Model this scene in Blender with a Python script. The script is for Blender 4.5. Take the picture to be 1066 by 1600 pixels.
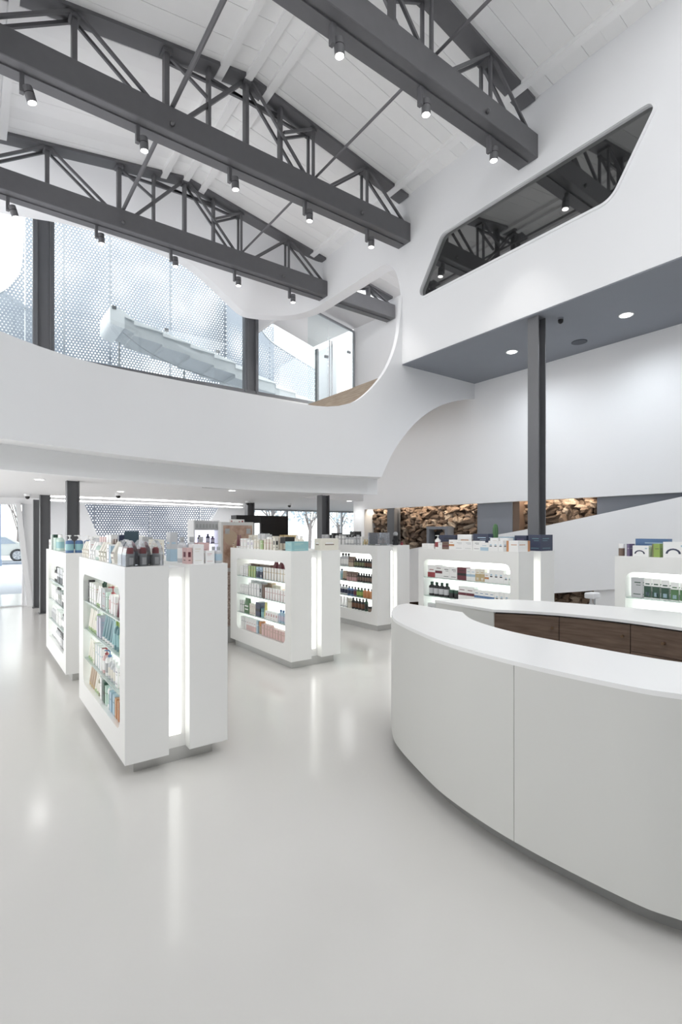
import bpy, bmesh, math, random
from mathutils import Vector, Matrix
random.seed(7)
SC = bpy.context.scene
COL = SC.collection
for o in list(bpy.data.objects):
    bpy.data.objects.remove(o)

# ------------------------------------------------------------------ camera
cam = bpy.data.cameras.new('camera')
cam.sensor_fit = 'HORIZONTAL'; cam.sensor_width = 36.0
cam.lens = 797.0 / 1066.0 * 36.0
cam.shift_y = 30.0 / 1066.0
cam.clip_start = 0.05; cam.clip_end = 300
cam_o = bpy.data.objects.new('camera', cam); COL.objects.link(cam_o)
cam_o.location = (0, 0, 1.7)
cam_o.rotation_euler = (math.radians(90), 0, -math.atan(581.0 / 797.0))
SC.camera = cam_o

# ------------------------------------------------------------------ world, exposure
W = bpy.data.worlds.new('overcast_sky'); SC.world = W; W.use_nodes = True
nt = W.node_tree; nt.nodes.clear()
wo = nt.nodes.new('ShaderNodeOutputWorld'); bg = nt.nodes.new('ShaderNodeBackground')
tc = nt.nodes.new('ShaderNodeTexCoord'); sep = nt.nodes.new('ShaderNodeSeparateXYZ')
rmp = nt.nodes.new('ShaderNodeValToRGB')
nt.links.new(tc.outputs['Generated'], sep.inputs[0]); nt.links.new(sep.outputs['Z'], rmp.inputs[0])
rmp.color_ramp.elements[0].position = 0.0; rmp.color_ramp.elements[0].color = (1.0, 0.985, 0.965, 1)
rmp.color_ramp.elements[1].position = 0.9; rmp.color_ramp.elements[1].color = (0.95, 0.97, 1.0, 1)
nt.links.new(rmp.outputs[0], bg.inputs['Color']); bg.inputs['Strength'].default_value = 2.3
nt.links.new(bg.outputs[0], wo.inputs['Surface'])
vs = SC.view_settings
vs.view_transform = 'Standard'; vs.look = 'None'; vs.gamma = 1.0; vs.use_curve_mapping = False
vs.exposure = 0.27
SC.cycles.max_bounces = 12; SC.cycles.diffuse_bounces = 7; SC.cycles.glossy_bounces = 5
SC.cycles.transparent_max_bounces = 24; SC.cycles.sample_clamp_indirect = 6.0
SC.cycles.caustics_reflective = False; SC.cycles.caustics_refractive = False

# ------------------------------------------------------------------ materials
def lin(c):
    c /= 255.0
    return c / 12.92 if c <= 0.04045 else ((c + 0.055) / 1.055) ** 2.4
def rgb(r, g, b): return (lin(r), lin(g), lin(b), 1)
MATS = {}
def mat(name, col, rough=0.5, metal=0.0, var=0.04, scale=6.0, bump=0.0, spec=0.5, emit=0.0, emit_col=None, objrand=0.0, coat=0.0, ior=None):
    if name in MATS: return MATS[name]
    m = bpy.data.materials.new(name); m.use_nodes = True; MATS[name] = m
    n = m.node_tree.nodes; l = m.node_tree.links
    b = n['Principled BSDF']
    b.inputs['Roughness'].default_value = rough; b.inputs['Metallic'].default_value = metal
    b.inputs['Specular IOR Level'].default_value = spec
    if ior: b.inputs['IOR'].default_value = ior
    if coat: b.inputs['Coat Weight'].default_value = coat; b.inputs['Coat Roughness'].default_value = 0.06
    t = n.new('ShaderNodeTexCoord'); ns = n.new('ShaderNodeTexNoise')
    ns.inputs['Scale'].default_value = scale; ns.inputs['Detail'].default_value = 3.0
    l.new(t.outputs['Object'], ns.inputs['Vector'])
    mx = n.new('ShaderNodeMix'); mx.data_type = 'RGBA'
    mx.inputs['A'].default_value = tuple(max(0, v * (1 - var)) for v in col[:3]) + (1,)
    mx.inputs['B'].default_value = tuple(min(1, v * (1 + var)) for v in col[:3]) + (1,)
    l.new(ns.outputs['Fac'], mx.inputs['Factor'])
    last = mx.outputs['Result']
    if objrand:
        oi = n.new('ShaderNodeObjectInfo'); hs = n.new('ShaderNodeHueSaturation')
        mr = n.new('ShaderNodeMapRange'); mr.inputs['To Min'].default_value = 1 - objrand; mr.inputs['To Max'].default_value = 1 + objrand
        l.new(oi.outputs['Random'], mr.inputs['Value']); l.new(mr.outputs[0], hs.inputs['Value']); l.new(last, hs.inputs['Color'])
        last = hs.outputs['Color']
    l.new(last, b.inputs['Base Color'])
    if bump:
        bp = n.new('ShaderNodeBump'); bp.inputs['Strength'].default_value = bump; bp.inputs['Distance'].default_value = 0.01
        l.new(ns.outputs['Fac'], bp.inputs['Height']); l.new(bp.outputs[0], b.inputs['Normal'])
    if emit:
        b.inputs['Emission Color'].default_value = emit_col or col
        b.inputs['Emission Strength'].default_value = emit
    return m

def glass_mat(name, tint, alpha, rough=0.0):
    """thin pane: mostly clear, some mirror reflection"""
    if name in MATS: return MATS[name]
    m = bpy.data.materials.new(name); m.use_nodes = True; MATS[name] = m
    n = m.node_tree.nodes; l = m.node_tree.links; n.clear()
    out = n.new('ShaderNodeOutputMaterial'); tr = n.new('ShaderNodeBsdfTransparent'); gl = n.new('ShaderNodeBsdfGlossy')
    fr = n.new('ShaderNodeFresnel'); fr.inputs['IOR'].default_value = 1.45
    ml = n.new('ShaderNodeMath'); ml.operation = 'MULTIPLY_ADD'; ml.inputs[1].default_value = 1.0; ml.inputs[2].default_value = alpha
    mx = n.new('ShaderNodeMixShader'); tr.inputs['Color'].default_value = tint; gl.inputs['Roughness'].default_value = rough
    gl.inputs['Color'].default_value = tint
    l.new(fr.outputs[0], ml.inputs[0]); l.new(ml.outputs[0], mx.inputs[0]); l.new(tr.outputs[0], mx.inputs[1]); l.new(gl.outputs[0], mx.inputs[2])
    l.new(mx.outputs[0], out.inputs['Surface'])
    return m

def perforated_mat():
    """sheet metal with a real open hole pattern (hexagonal grid, hole size drifting in soft bands)"""
    m = bpy.data.materials.new('perforated_metal'); m.use_nodes = True
    n = m.node_tree.nodes; l = m.node_tree.links
    b = n['Principled BSDF']; b.inputs['Base Color'].default_value = rgb(146, 153, 164); b.inputs['Metallic'].default_value = 0.2; b.inputs['Roughness'].default_value = 0.45
    out = n['Material Output']
    t = n.new('ShaderNodeTexCoord'); a = 0.086
    def lattice(ox, oz):
        ad = n.new('ShaderNodeVectorMath'); ad.operation = 'ADD'; ad.inputs[1].default_value = (ox, 0, oz)
        sc = n.new('ShaderNodeVectorMath'); sc.operation = 'MULTIPLY'; sc.inputs[1].default_value = (1 / a, 0, 1 / (a * 1.732))
        fr = n.new('ShaderNodeVectorMath'); fr.operation = 'FRACTION'
        sb = n.new('ShaderNodeVectorMath'); sb.operation = 'SUBTRACT'; sb.inputs[1].default_value = (0.5, 0, 0.5)
        s2 = n.new('ShaderNodeVectorMath'); s2.operation = 'MULTIPLY'; s2.inputs[1].default_value = (a, 0, a * 1.732)
        ln = n.new('ShaderNodeVectorMath'); ln.operation = 'LENGTH'
        l.new(t.outputs['Object'], ad.inputs[0]); l.new(ad.outputs[0], sc.inputs[0]); l.new(sc.outputs[0], fr.inputs[0])
        l.new(fr.outputs[0], sb.inputs[0]); l.new(sb.outputs[0], s2.inputs[0]); l.new(s2.outputs[0], ln.inputs[0])
        return ln.outputs['Value']
    d1 = lattice(50, 50); d2 = lattice(50 + a / 2, 50 + a * 0.866)
    mn = n.new('ShaderNodeMath'); mn.operation = 'MINIMUM'; l.new(d1, mn.inputs[0]); l.new(d2, mn.inputs[1])
    ns = n.new('ShaderNodeTexNoise'); ns.inputs['Scale'].default_value = 0.9; ns.inputs['Detail'].default_value = 1.0
    l.new(t.outputs['Object'], ns.inputs['Vector'])
    mr = n.new('ShaderNodeMapRange'); mr.inputs['From Min'].default_value = 0.3; mr.inputs['From Max'].default_value = 0.7
    mr.inputs['To Min'].default_value = 0.012; mr.inputs['To Max'].default_value = 0.029
    l.new(ns.outputs['Fac'], mr.inputs['Value'])
    lt = n.new('ShaderNodeMath'); lt.operation = 'LESS_THAN'; l.new(mn.outputs[0], lt.inputs[0]); l.new(mr.outputs[0], lt.inputs[1])
    tr = n.new('ShaderNodeBsdfTransparent'); mx = n.new('ShaderNodeMixShader')
    l.new(lt.outputs[0], mx.inputs[0]); l.new(b.outputs[0], mx.inputs[1]); l.new(tr.outputs[0], mx.inputs[2])
    l.new(mx.outputs[0], out.inputs['Surface'])
    return m

def wood_mat(name, c1, c2, axis_scale):
    m = bpy.data.materials.new(name); m.use_nodes = True
    n = m.node_tree.nodes; l = m.node_tree.links; b = n['Principled BSDF']; b.inputs['Roughness'].default_value = 0.5
    t = n.new('ShaderNodeTexCoord'); mp = n.new('ShaderNodeMapping'); mp.inputs['Scale'].default_value = axis_scale
    ns = n.new('ShaderNodeTexNoise'); ns.inputs['Scale'].default_value = 4.0; ns.inputs['Detail'].default_value = 6.0; ns.inputs['Distortion'].default_value = 0.3
    r = n.new('ShaderNodeValToRGB'); r.color_ramp.elements[0].color = c1; r.color_ramp.elements[1].color = c2
    r.color_ramp.elements[0].position = 0.3; r.color_ramp.elements[1].position = 0.7
    l.new(t.outputs['Object'], mp.inputs[0]); l.new(mp.outputs[0], ns.inputs['Vector']); l.new(ns.outputs['Fac'], r.inputs[0]); l.new(r.outputs[0], b.inputs['Base Color'])
    return m

def stone_mat():
    m = bpy.data.materials.new('rough_stone'); m.use_nodes = True
    n = m.node_tree.nodes; l = m.node_tree.links; b = n['Principled BSDF']; b.inputs['Roughness'].default_value = 0.85
    t = n.new('ShaderNodeTexCoord'); oi = n.new('ShaderNodeObjectInfo')
    ns = n.new('ShaderNodeTexNoise'); ns.inputs['Scale'].default_value = 14.0; ns.inputs['Detail'].default_value = 6.0
    l.new(t.outputs['Object'], ns.inputs['Vector'])
    ad = n.new('ShaderNodeMath'); ad.operation = 'MULTIPLY_ADD'; ad.inputs[1].default_value = 0.55
    l.new(oi.outputs['Random'], ad.inputs[0]); sm = n.new('ShaderNodeMath'); sm.operation = 'MULTIPLY'; sm.inputs[1].default_value = 0.6
    l.new(ns.outputs['Fac'], sm.inputs[0]); l.new(sm.outputs[0], ad.inputs[2])
    r = n.new('ShaderNodeValToRGB'); e = r.color_ramp.elements
    e[0].position = 0.15; e[0].color = rgb(66, 54, 46); e[1].position = 0.98; e[1].color = rgb(196, 184, 168)
    x = e.new(0.45); x.color = rgb(98, 82, 70); x = e.new(0.7); x.color = rgb(132, 110, 92)
    l.new(ad.outputs[0], r.inputs[0]); l.new(r.outputs[0], b.inputs['Base Color'])
    bp = n.new('ShaderNodeBump'); bp.inputs['Strength'].default_value = 0.6; bp.inputs['Distance'].default_value = 0.02
    l.new(ns.outputs['Fac'], bp.inputs['Height']); l.new(bp.outputs[0], b.inputs['Normal'])
    return m

M_white = mat('white_plaster', rgb(240, 241, 243), 0.75, var=0.012, scale=1.5)
M_ceil = mat('white_ceiling_paint', rgb(238, 238, 240), 0.7, var=0.012, scale=1.2)
M_plank = mat('white_painted_plank', rgb(246, 246, 246), 0.55, var=0.025, scale=5.0, bump=0.08, objrand=0.03)
M_gap = mat('deck_shadow_gap', rgb(120, 120, 122), 0.9)
M_floor = mat('pale_epoxy_floor', rgb(209, 207, 203), 0.16, var=0.03, scale=1.3, spec=0.55, bump=0.02)
M_steel = mat('charcoal_painted_steel', rgb(104, 104, 107), 0.42, metal=0.15, var=0.08, scale=9.0)
M_steel2 = mat('graphite_column_paint', rgb(108, 109, 112), 0.4, metal=0.15, var=0.06, scale=5.0)
M_soffit = mat('slate_grey_paint', rgb(136, 140, 148), 0.8, var=0.02)
M_lacq = mat('white_lacquer', rgb(236, 236, 234), 0.32, var=0.01, scale=2.0)
M_plinth = mat('brushed_plinth_metal', rgb(196, 196, 194), 0.3, metal=0.55, var=0.03)
M_corian = mat('white_solid_surface', rgb(242, 242, 241), 0.28, var=0.008, scale=3.0)
M_counter = mat('counter_satin_white', rgb(216, 216, 212), 0.4, var=0.008, scale=2.0)
M_dkglass = mat('smoked_glass', rgb(34, 35, 35), 0.03, var=0.0, spec=0.5, ior=2.9)
M_pane = glass_mat('clear_glass', (0.95, 0.98, 0.98, 1), 0.0)
M_shelfglass = mat('frosted_mint_glass', rgb(226, 242, 236), 0.15, var=0.0)
M_shelfglass.node_tree.nodes['Principled BSDF'].inputs['Transmission Weight'].default_value = 0.5
M_perf = perforated_mat()
M_walnut = wood_mat('walnut_veneer', rgb(92, 74, 62), rgb(120, 100, 86), (1.2, 1.2, 14))
M_oak = wood_mat('oak_boards', rgb(150, 134, 116), rgb(180, 164, 146), (2, 0.8, 12))
M_stone = stone_mat()
M_mortar = mat('brown_mortar', rgb(70, 54, 44), 0.95, var=0.2, scale=12, bump=0.4)
M_led = mat('led_panel', rgb(250, 252, 248), 0.6, var=0.0, emit=1.5, emit_col=(1.0, 1.0, 0.97, 1))
M_shelf_led = mat('shelf_back_led', rgb(248, 252, 248), 0.6, var=0.0, emit=1.7, emit_col=(0.97, 1.0, 0.97, 1))
M_cove = mat('cove_led', rgb(255, 255, 255), 0.6, var=0.0, emit=7.0, emit_col=(1, 1, 1, 1))
M_lens = mat('lamp_lens', rgb(255, 255, 255), 0.4, var=0.0, emit=7.0, emit_col=(1, 0.98, 0.95, 1))
M_black = mat('matt_black', rgb(28, 28, 30), 0.45, var=0.05)
M_alu = mat('aluminium', rgb(178, 180, 184), 0.3, metal=0.8, var=0.02)
M_brass = mat('aged_brass', rgb(128, 104, 82), 0.4, metal=0.6)
M_rubber = mat('tyre_rubber', rgb(44, 44, 46), 0.8)
M_conc = mat('pale_concrete', rgb(202, 205, 208), 0.8, var=0.03, scale=3)
M_ext_white = mat('exterior_render', rgb(236, 238, 240), 0.85, var=0.01)
M_asphalt = mat('bleached_asphalt', rgb(196, 199, 206), 0.9, var=0.03, scale=0.6)
M_kerb = mat('grey_kerb', rgb(140, 146, 156), 0.9)

# ------------------------------------------------------------------ mesh helpers
def box(bm, x0, y0, z0, x1, y1, z1, mi=0, matrix=None):
    v = [bm.verts.new(p) for p in ((x0, y0, z0), (x1, y0, z0), (x1, y1, z0), (x0, y1, z0), (x0, y0, z1), (x1, y0, z1), (x1, y1, z1), (x0, y1, z1))]
    if matrix:
        for q in v: q.co = matrix @ q.co
    for f in ((3, 2, 1, 0), (4, 5, 6, 7), (0, 1, 5, 4), (1, 2, 6, 5), (2, 3, 7, 6), (3, 0, 4, 7)):
        bm.faces.new([v[i] for i in f]).material_index = mi
    return v
def bar(bm, p, q, w, h=None, n=4, mi=0, up=(0, 1, 0)):
    """straight bar from p to q with rectangular (n=4) or round section"""
    p = Vector(p); q = Vector(q); h = h or w
    z = (q - p).normalized(); u = Vector(up)
    if abs(z.dot(u)) > 0.99: u = Vector((1, 0, 0))
    x = z.cross(u).normalized(); y = z.cross(x).normalized()
    rings = []
    for c in (p, q):
        if n == 4: pts = [c + x * (sx * w / 2) + y * (sy * h / 2) for sx, sy in ((-1, -1), (1, -1), (1, 1), (-1, 1))]
        else: pts = [c + (x * math.cos(a) + y * math.sin(a)) * (w / 2) for a in (2 * math.pi * i / n for i in range(n))]
        rings.append([bm.verts.new(t) for t in pts])
    m = len(rings[0])
    for i in range(m):
        bm.faces.new((rings[0][i], rings[0][(i + 1) % m], rings[1][(i + 1) % m], rings[1][i])).material_index = mi
    bm.faces.new(rings[0][::-1]).material_index = mi; bm.faces.new(rings[1]).material_index = mi
def lathe(bm, prof, n=14, mi=0, cx=0, cy=0):
    """prof: list of (radius, z)"""
    rings = []
    for r, z in prof:
        rings.append([bm.verts.new((cx + r * math.cos(2 * math.pi * i / n), cy + r * math.sin(2 * math.pi * i / n), z)) for i in range(n)])
    for a, b in zip(rings, rings[1:]):
        for i in range(n):
            f = bm.faces.new((a[i], a[(i + 1) % n], b[(i + 1) % n], b[i])); f.material_index = mi; f.smooth = True
    bm.faces.new(rings[0][::-1]).material_index = mi; bm.faces.new(rings[-1]).material_index = mi
def round_poly(pts, r, n=6):
    out = []; m = len(pts)
    for i in range(m):
        p = Vector(pts[i]); a = Vector(pts[i - 1]); b = Vector(pts[(i + 1) % m])
        rr = r[i] if isinstance(r, (list, tuple)) else r
        d1 = (a - p).normalized(); d2 = (b - p).normalized()
        ang = math.acos(max(-1, min(1, d1.dot(d2)))); t = rr / math.tan(ang / 2)
        bis = (d1 + d2).normalized(); c = p + bis * (rr / math.sin(ang / 2))
        s = p + d1 * t; e = p + d2 * t
        a0 = math.atan2(s.y - c.y, s.x - c.x); a1 = math.atan2(e.y - c.y, e.x - c.x)
        da = (a1 - a0 + math.pi) % (2 * math.pi) - math.pi
        for k in range(n + 1):
            aa = a0 + da * k / n; out.append((c.x + rr * math.cos(aa), c.y + rr * math.sin(aa)))
    return out
def prism(bm, outer, holes, axis, a, b, mi=0):
    """outer/holes: 2D loops; axis 'x': (y,z) loops extruded x=a..b; 'y': (x,z); 'z': (x,y)"""
    def P(p, t):
        return {'x': (t, p[0], p[1]), 'y': (p[0], t, p[1]), 'z': (p[0], p[1], t)}[axis]
    loops = [outer] + list(holes)
    va = [[bm.verts.new(P(p, a)) for p in L] for L in loops]; vb = [[bm.verts.new(P(p, b)) for p in L] for L in loops]
    for A, B in zip(va, vb):
        m = len(A)
        for i in range(m):
            bm.faces.new((A[i], A[(i + 1) % m], B[(i + 1) % m], B[i])).material_index = mi
    if not holes and len(outer) <= 4:
        bm.faces.new(va[0]).material_index = mi; bm.faces.new(vb[0]).material_index = mi
    else:
        for S in (va, vb):
            ed = []
            for A in S:
                m = len(A)
                for i in range(m):
                    ed.append(bm.edges.get((A[i], A[(i + 1) % m])))
            r = bmesh.ops.triangle_fill(bm, use_beauty=True, use_dissolve=False, edges=ed)
            for g in r['geom']:
                if isinstance(g, bmesh.types.BMFace): g.material_index = mi
    return bm
def mesh_of(bm, name, mats, recalc=True, smooth=False):
    if recalc: bmesh.ops.recalc_face_normals(bm, faces=bm.faces)
    for e in bm.edges:
        if len(e.link_faces) == 2 and e.calc_face_angle(0) > 0.62: e.smooth = False
    me = bpy.data.meshes.new(name); bm.to_mesh(me); bm.free()
    for m in (mats if isinstance(mats, (list, tuple)) else [mats]): me.materials.append(m)
    if smooth:
        for p in me.polygons: p.use_smooth = True
    return me
def add(name, me, parent=None, loc=(0, 0, 0), rot=(0, 0, 0)):
    o = bpy.data.objects.new(name, me); COL.objects.link(o); o.location = loc; o.rotation_euler = rot
    if parent: o.parent = parent
    return o
def obj(name, bm, mats, parent=None, loc=(0, 0, 0), rot=(0, 0, 0), smooth=False, recalc=True):
    return add(name, mesh_of(bm, name, mats, recalc, smooth), parent, loc, rot)
def tag(o, label, cat, group=None):
    o['label'] = label; o['category'] = cat
    if group: o['group'] = group
    return o
def empty(name, loc, label, cat, group=None, rz=0):
    o = bpy.data.objects.new(name, None); COL.objects.link(o); o.location = loc; o.rotation_euler = (0, 0, rz); o.empty_display_size = 0.2
    return tag(o, label, cat, group)
def struct(name, bm, m, label=None, smooth=False):
    o = obj(name, bm, m, smooth=smooth); o['kind'] = 'structure'
    if label: o['label'] = label
    return o
def bx(x0, y0, z0, x1, y1, z1):
    b = bmesh.new(); box(b, x0, y0, z0, x1, y1, z1); return b
def bevel(bm, w, seg=2):
    bmesh.ops.bevel(bm, geom=[e for e in bm.edges], offset=w, segments=seg, profile=0.5, affect='EDGES', clamp_overlap=True)
    return bm
def hermite(tx, ty):
    n = len(tx); m = []
    for i in range(n):
        if i == 0: m.append((ty[1] - ty[0]) / (tx[1] - tx[0]))
        elif i == n - 1: m.append((ty[-1] - ty[-2]) / (tx[-1] - tx[-2]))
        else: m.append((ty[i + 1] - ty[i - 1]) / (tx[i + 1] - tx[i - 1]))
    def f(x):
        x = max(tx[0], min(tx[-1], x)); i = 0
        while i < n - 2 and x > tx[i + 1]: i += 1
        h = tx[i + 1] - tx[i]; t = (x - tx[i]) / h
        return (2*t**3 - 3*t*t + 1)*ty[i] + (t**3 - 2*t*t + t)*h*m[i] + (-2*t**3 + 3*t*t)*ty[i+1] + (t**3 - t*t)*h*m[i+1]
    return f
def spline(pts, n=6):
    out = []
    for i in range(len(pts) - 1):
        p0 = Vector(pts[max(0, i - 1)]); p1 = Vector(pts[i]); p2 = Vector(pts[i + 1]); p3 = Vector(pts[min(len(pts) - 1, i + 2)])
        for k in range(n):
            t = k / n
            out.append(0.5 * ((2 * p1) + (p2 - p0) * t + (2*p0 - 5*p1 + 4*p2 - p3) * t*t + (-p0 + 3*p1 - 3*p2 + p3) * t**3))
    out.append(Vector(pts[-1]))
    return [tuple(p) for p in out]

# ------------------------------------------------------------------ building constants (metres)
XW, XB = 6.0, 7.9            # upper right wall, back right wall
RX, RZ, SL = 3.05, 7.86, 0.165
def deck(x): return RZ - SL * abs(x - RX)
Y_BACK = -4.5
TRUSS_Y = (3.86, 6.24, 8.70)
SKY_Y = 1.6                  # the deck starts here; roof left open behind the viewer for added light

# ================================================================== STRUCTURE
struct('floor', bx(-2.2, Y_BACK, -0.1, 12.2, 16.4, 0.0), M_floor)

# --- roof deck: planks and battens on a backing
bm = bmesh.new()
for x0, x1 in ((-2.1, RX), (RX, XB)):
    v = [bm.verts.new((x, y, deck(x) + dz)) for dz in (0.03, 0.12) for x, y in ((x0, SKY_Y), (x1, SKY_Y), (x1, 8.95), (x0, 8.95))]
    for f in ((0, 1, 2, 3), (7, 6, 5, 4), (0, 4, 5, 1), (1, 5, 6, 2), (2, 6, 7, 3), (3, 7, 4, 0)): bm.faces.new([v[i] for i in f])
ceil = struct('ceiling', bm, M_gap)
ang = math.atan(SL); ca = math.cos(ang)
plank_me = {}
y = SKY_Y; k = 0
widths = (0.22, 0.25, 0.20, 0.27)
while y < 8.9:
    w = widths[(k * 7 + k // 3) % 4]
    for side in (-1, 1):
        L = ((RX + 2.05) if side < 0 else (XB - RX)) / ca
        key = (w, side)
        if key not in plank_me:
            b = bmesh.new(); box(b, 0 if side > 0 else -L, 0.0016, 0, L if side > 0 else 0, w - 0.0016, 0.022)
            plank_me[key] = mesh_of(b, 'plank', M_plank)
        add('plank', plank_me[key], ceil, (RX, y, deck(RX) + random.uniform(-0.003, 0.003)), (0, side * ang, 0))
    y += w; k += 1
bat_me = mesh_of(bx(-0.05, SKY_Y, -0.06, 0.05, 8.85, 0.0), 'batten', M_plank)
for x in (0.38, 2.68, 3.05, 3.36, 5.72):
    add('batten', bat_me, ceil, (x, 0, deck(x)), (0, 0 if x == RX else (ang if x > RX else -ang), 0))

# --- upper right wall with the smoked window opening and the rounded mezzanine opening
win_loop = round_poly([(6.10, 5.54), (5.53, 6.36), (2.42, 6.36), (2.93, 5.54)], [0.10, 0.16, 0.07, 0.22], 7)
curve = [(6.47, 4.565), (6.47, 5.42), (6.485, 5.72), (6.53, 5.98), (6.61, 6.20), (6.72, 6.35), (6.87, 6.45), (7.05, 6.48), (8.85, 6.48)]
outer = [(Y_BACK, 4.565)] + [curve[0]] + spline(curve[1:-1], 4) + [curve[-1], (8.85, 7.39), (Y_BACK, 7.39)]
b = bmesh.new(); prism(b, outer, [win_loop], 'x', XW, XW + 0.25)
struct('wall_right_upper', b, M_white)
w1 = empty('window_1', (XW, 4.3, 5.5), 'smoked glass window slanting across the upper right wall', 'window'); w1['kind'] = 'structure'; del w1['category']
def child(name, bm, m, par, **k):
    o = obj(name, bm, m, par, **k); o.matrix_parent_inverse = Matrix.Translation(par.location).inverted(); return o
def loop_scale(L, s):
    cx = sum(p[0] for p in L) / len(L); cy = sum(p[1] for p in L) / len(L)
    out = []
    for i, p in enumerate(L):
        a = Vector(L[i - 1]); c = Vector(L[(i + 1) % len(L)]); t = (c - a).normalized(); nrm = Vector((t.y, -t.x))
        if (Vector(p) - Vector((cx, cy))).dot(nrm) < 0: nrm = -nrm
        out.append((p[0] + nrm.x * s, p[1] + nrm.y * s))
    return out
b = bmesh.new(); prism(b, loop_scale(win_loop, 0.004), [], 'x', XW + 0.05, XW + 0.07); child('pane', b, M_dkglass, w1)
b = bmesh.new(); prism(b, loop_scale(win_loop, 0.035), [loop_scale(win_loop, 0.004)], 'x', XW - 0.018, XW + 0.02); child('window_frame', b, M_white, w1)

# --- back right wall: upper white panel, slanted lower panel, stone between them
b = bmesh.new(); box(b, XB, Y_BACK, 2.235, XB + 0.1, 10.3, 7.2); wr = struct('wall_right', b, M_white)
b = bmesh.new()
prism(b, [(10.0, 0.06), (10.0, 1.03), (8.26, 1.30), (7.96, 1.35), (5.73, 1.665), (4.98, 1.787), (2.9, 2.174), (2.55, 2.235), (Y_BACK, 2.235), (Y_BACK, 1.6), (2.9, 0.97), (3.83, 0.816), (4.80, 0.661), (8.26, 0.123)], [], 'x', XB, XB + 0.06)
struct('wall_right_lower', b, M_white)
b = bmesh.new(); box(b, 8.28, 4.0, 0, 8.4, 10.0, 2.5); wall_st = struct('wall_stone', b, M_mortar)
b = bmesh.new(); box(b, XB + 0.08, Y_BACK, 0, 8.3, 4.16, 1.55); struct('wall_right_base', b, M_white)
b = bmesh.new(); box(b, XB + 0.0, 9.86, 0, 8.4, 10.3, 2.24); struct('wall_right_end', b, M_white)
# individual stones
def stone_mesh(seed):
    r = random.Random(seed); b = bmesh.new()
    bmesh.ops.create_icosphere(b, subdivisions=2, radius=1.0)
    ph = [r.uniform(0, 6.28) for _ in range(6)]
    for v in b.verts:
        c = v.co; s = Vector([math.copysign(abs(t) ** 0.55, t) for t in c])
        kk = 1 + 0.16 * math.sin(3.1 * c.x + ph[0]) * math.sin(2.7 * c.y + ph[1]) + 0.14 * math.sin(4.3 * c.z + ph[2] + 2 * c.y) + r.uniform(-0.05, 0.05)
        v.co = s * (0.5 * kk)
    return mesh_of(b, 'stone', M_stone, smooth=False)
stone_variants = [stone_mesh(i) for i in range(10)]
def lay_stones(y0, y1, z0, z1):
    z = z0
    while z < z1:
        h = random.uniform(0.06, 0.15); y = y0 - random.uniform(0, 0.1)
        while y < y1:
            w = random.choice((random.uniform(0.07, 0.14), random.uniform(0.12, 0.22), random.uniform(0.2, 0.34)))
            o = add('stone', random.choice(stone_variants), wall_st, (8.27 + random.uniform(-0.02, 0.02), y + w / 2, z + h / 2 + random.uniform(-0.03, 0.03)), (random.uniform(-0.5, 0.5), random.uniform(-0.3, 0.3), random.uniform(-0.3, 0.3)))
            o.scale = (random.uniform(0.10, 0.26), w * 1.05, h * random.uniform(0.95, 1.4))
            y += w
        z += h
lay_stones(4.15, 9.84, 1.02, 2.42)
lay_stones(4.2, 5.4, 0.12, 0.78)
# steel pieces set into the stone recess
b = bmesh.new(); box(b, 8.02, 5.69, 0.5, 8.3, 6.48, 2.45); child_o = struct('trim_1', b, M_soffit, 'slate grey metal panel set between two stretches of stone')
b = bmesh.new(); box(b, 8.02, 0.5, 1.2, 8.3, 4.13, 2.45); struct('trim_2', b, M_soffit, 'slate grey metal panel at the end of the stone')
b = bmesh.new(); box(b, 8.04, 5.55, 0.5, 8.3, 5.69, 2.45); struct('trim_3', b, mat('rust_brown_metal', rgb(112, 92, 78), 0.6, var=0.1), 'brown strip beside the grey panel')
b = bmesh.new(); box(b, 7.99, 8.90, 0, 8.12, 9.0, 2.45); box(b, 7.96, 8.83, 0, 8.0, 9.07, 2.45); box(b, 8.12, 8.83, 0, 8.16, 9.07, 2.45); o = struct('trim_4', b, M_steel2, 'dark steel post standing in front of the stone')
niche = empty('wall_niche', (8.1, 7.55, 1.45), 'grey framed dark niche set into the stone wall', 'niche')
b = bmesh.new(); prism(b, [(7.25, 1.40), (7.85, 1.40), (7.85, 1.80), (7.25, 1.80)], [[(7.33, 1.40 + .001), (7.78, 1.40 + .001), (7.78, 1.74), (7.33, 1.74)]], 'x', 8.02, 8.24); child('niche_frame', b, M_soffit, niche)
b = bmesh.new(); box(b, 8.2, 7.3, 1.42, 8.22, 7.8, 1.76); child('niche_back', b, M_black, niche)

# --- mezzanine front wall: sweeping parapet, rim rising at the right, arch to the back wall
yc = hermite([-2.2, 0.24, 1.53, 3.43, 4.48, 5.55, 6.05], [4.85, 5.94, 6.41, 6.80, 6.71, 6.47, 6.45])
rim = hermite([-2.2, -0.9, 0.24, 0.98, 1.94, 3.25, 3.94, 4.48, 4.80, 5.13, 5.47, 5.74, 5.906, 5.964, 6.0], [4.1, 3.85, 3.64, 3.595, 3.64, 3.70, 3.685, 3.675, 3.715, 3.849, 4.173, 4.58, 5.027, 5.423, 5.75])
arch = hermite([5.55, 5.73, 5.947, 6.326, 6.807, 7.319, 7.81, 7.9], [2.605, 2.939, 3.231, 3.607, 3.922, 4.126, 4.249, 4.26])
xs = [-2.2 + 0.2 * i for i in range(36)] + [5.0 + 0.06 * i for i in range(15)] + [5.86, 5.89, 5.92, 5.95, 5.97, 5.985, 5.999]
xs += [6.001 + 0.095 * i for i in range(20)] + [7.9]
xs = sorted(set(round(x, 3) for x in xs if not (5.55 < x < 5.555)) | {5.55})
bm = bmesh.new(); prev = None; TH = 0.08
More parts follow.
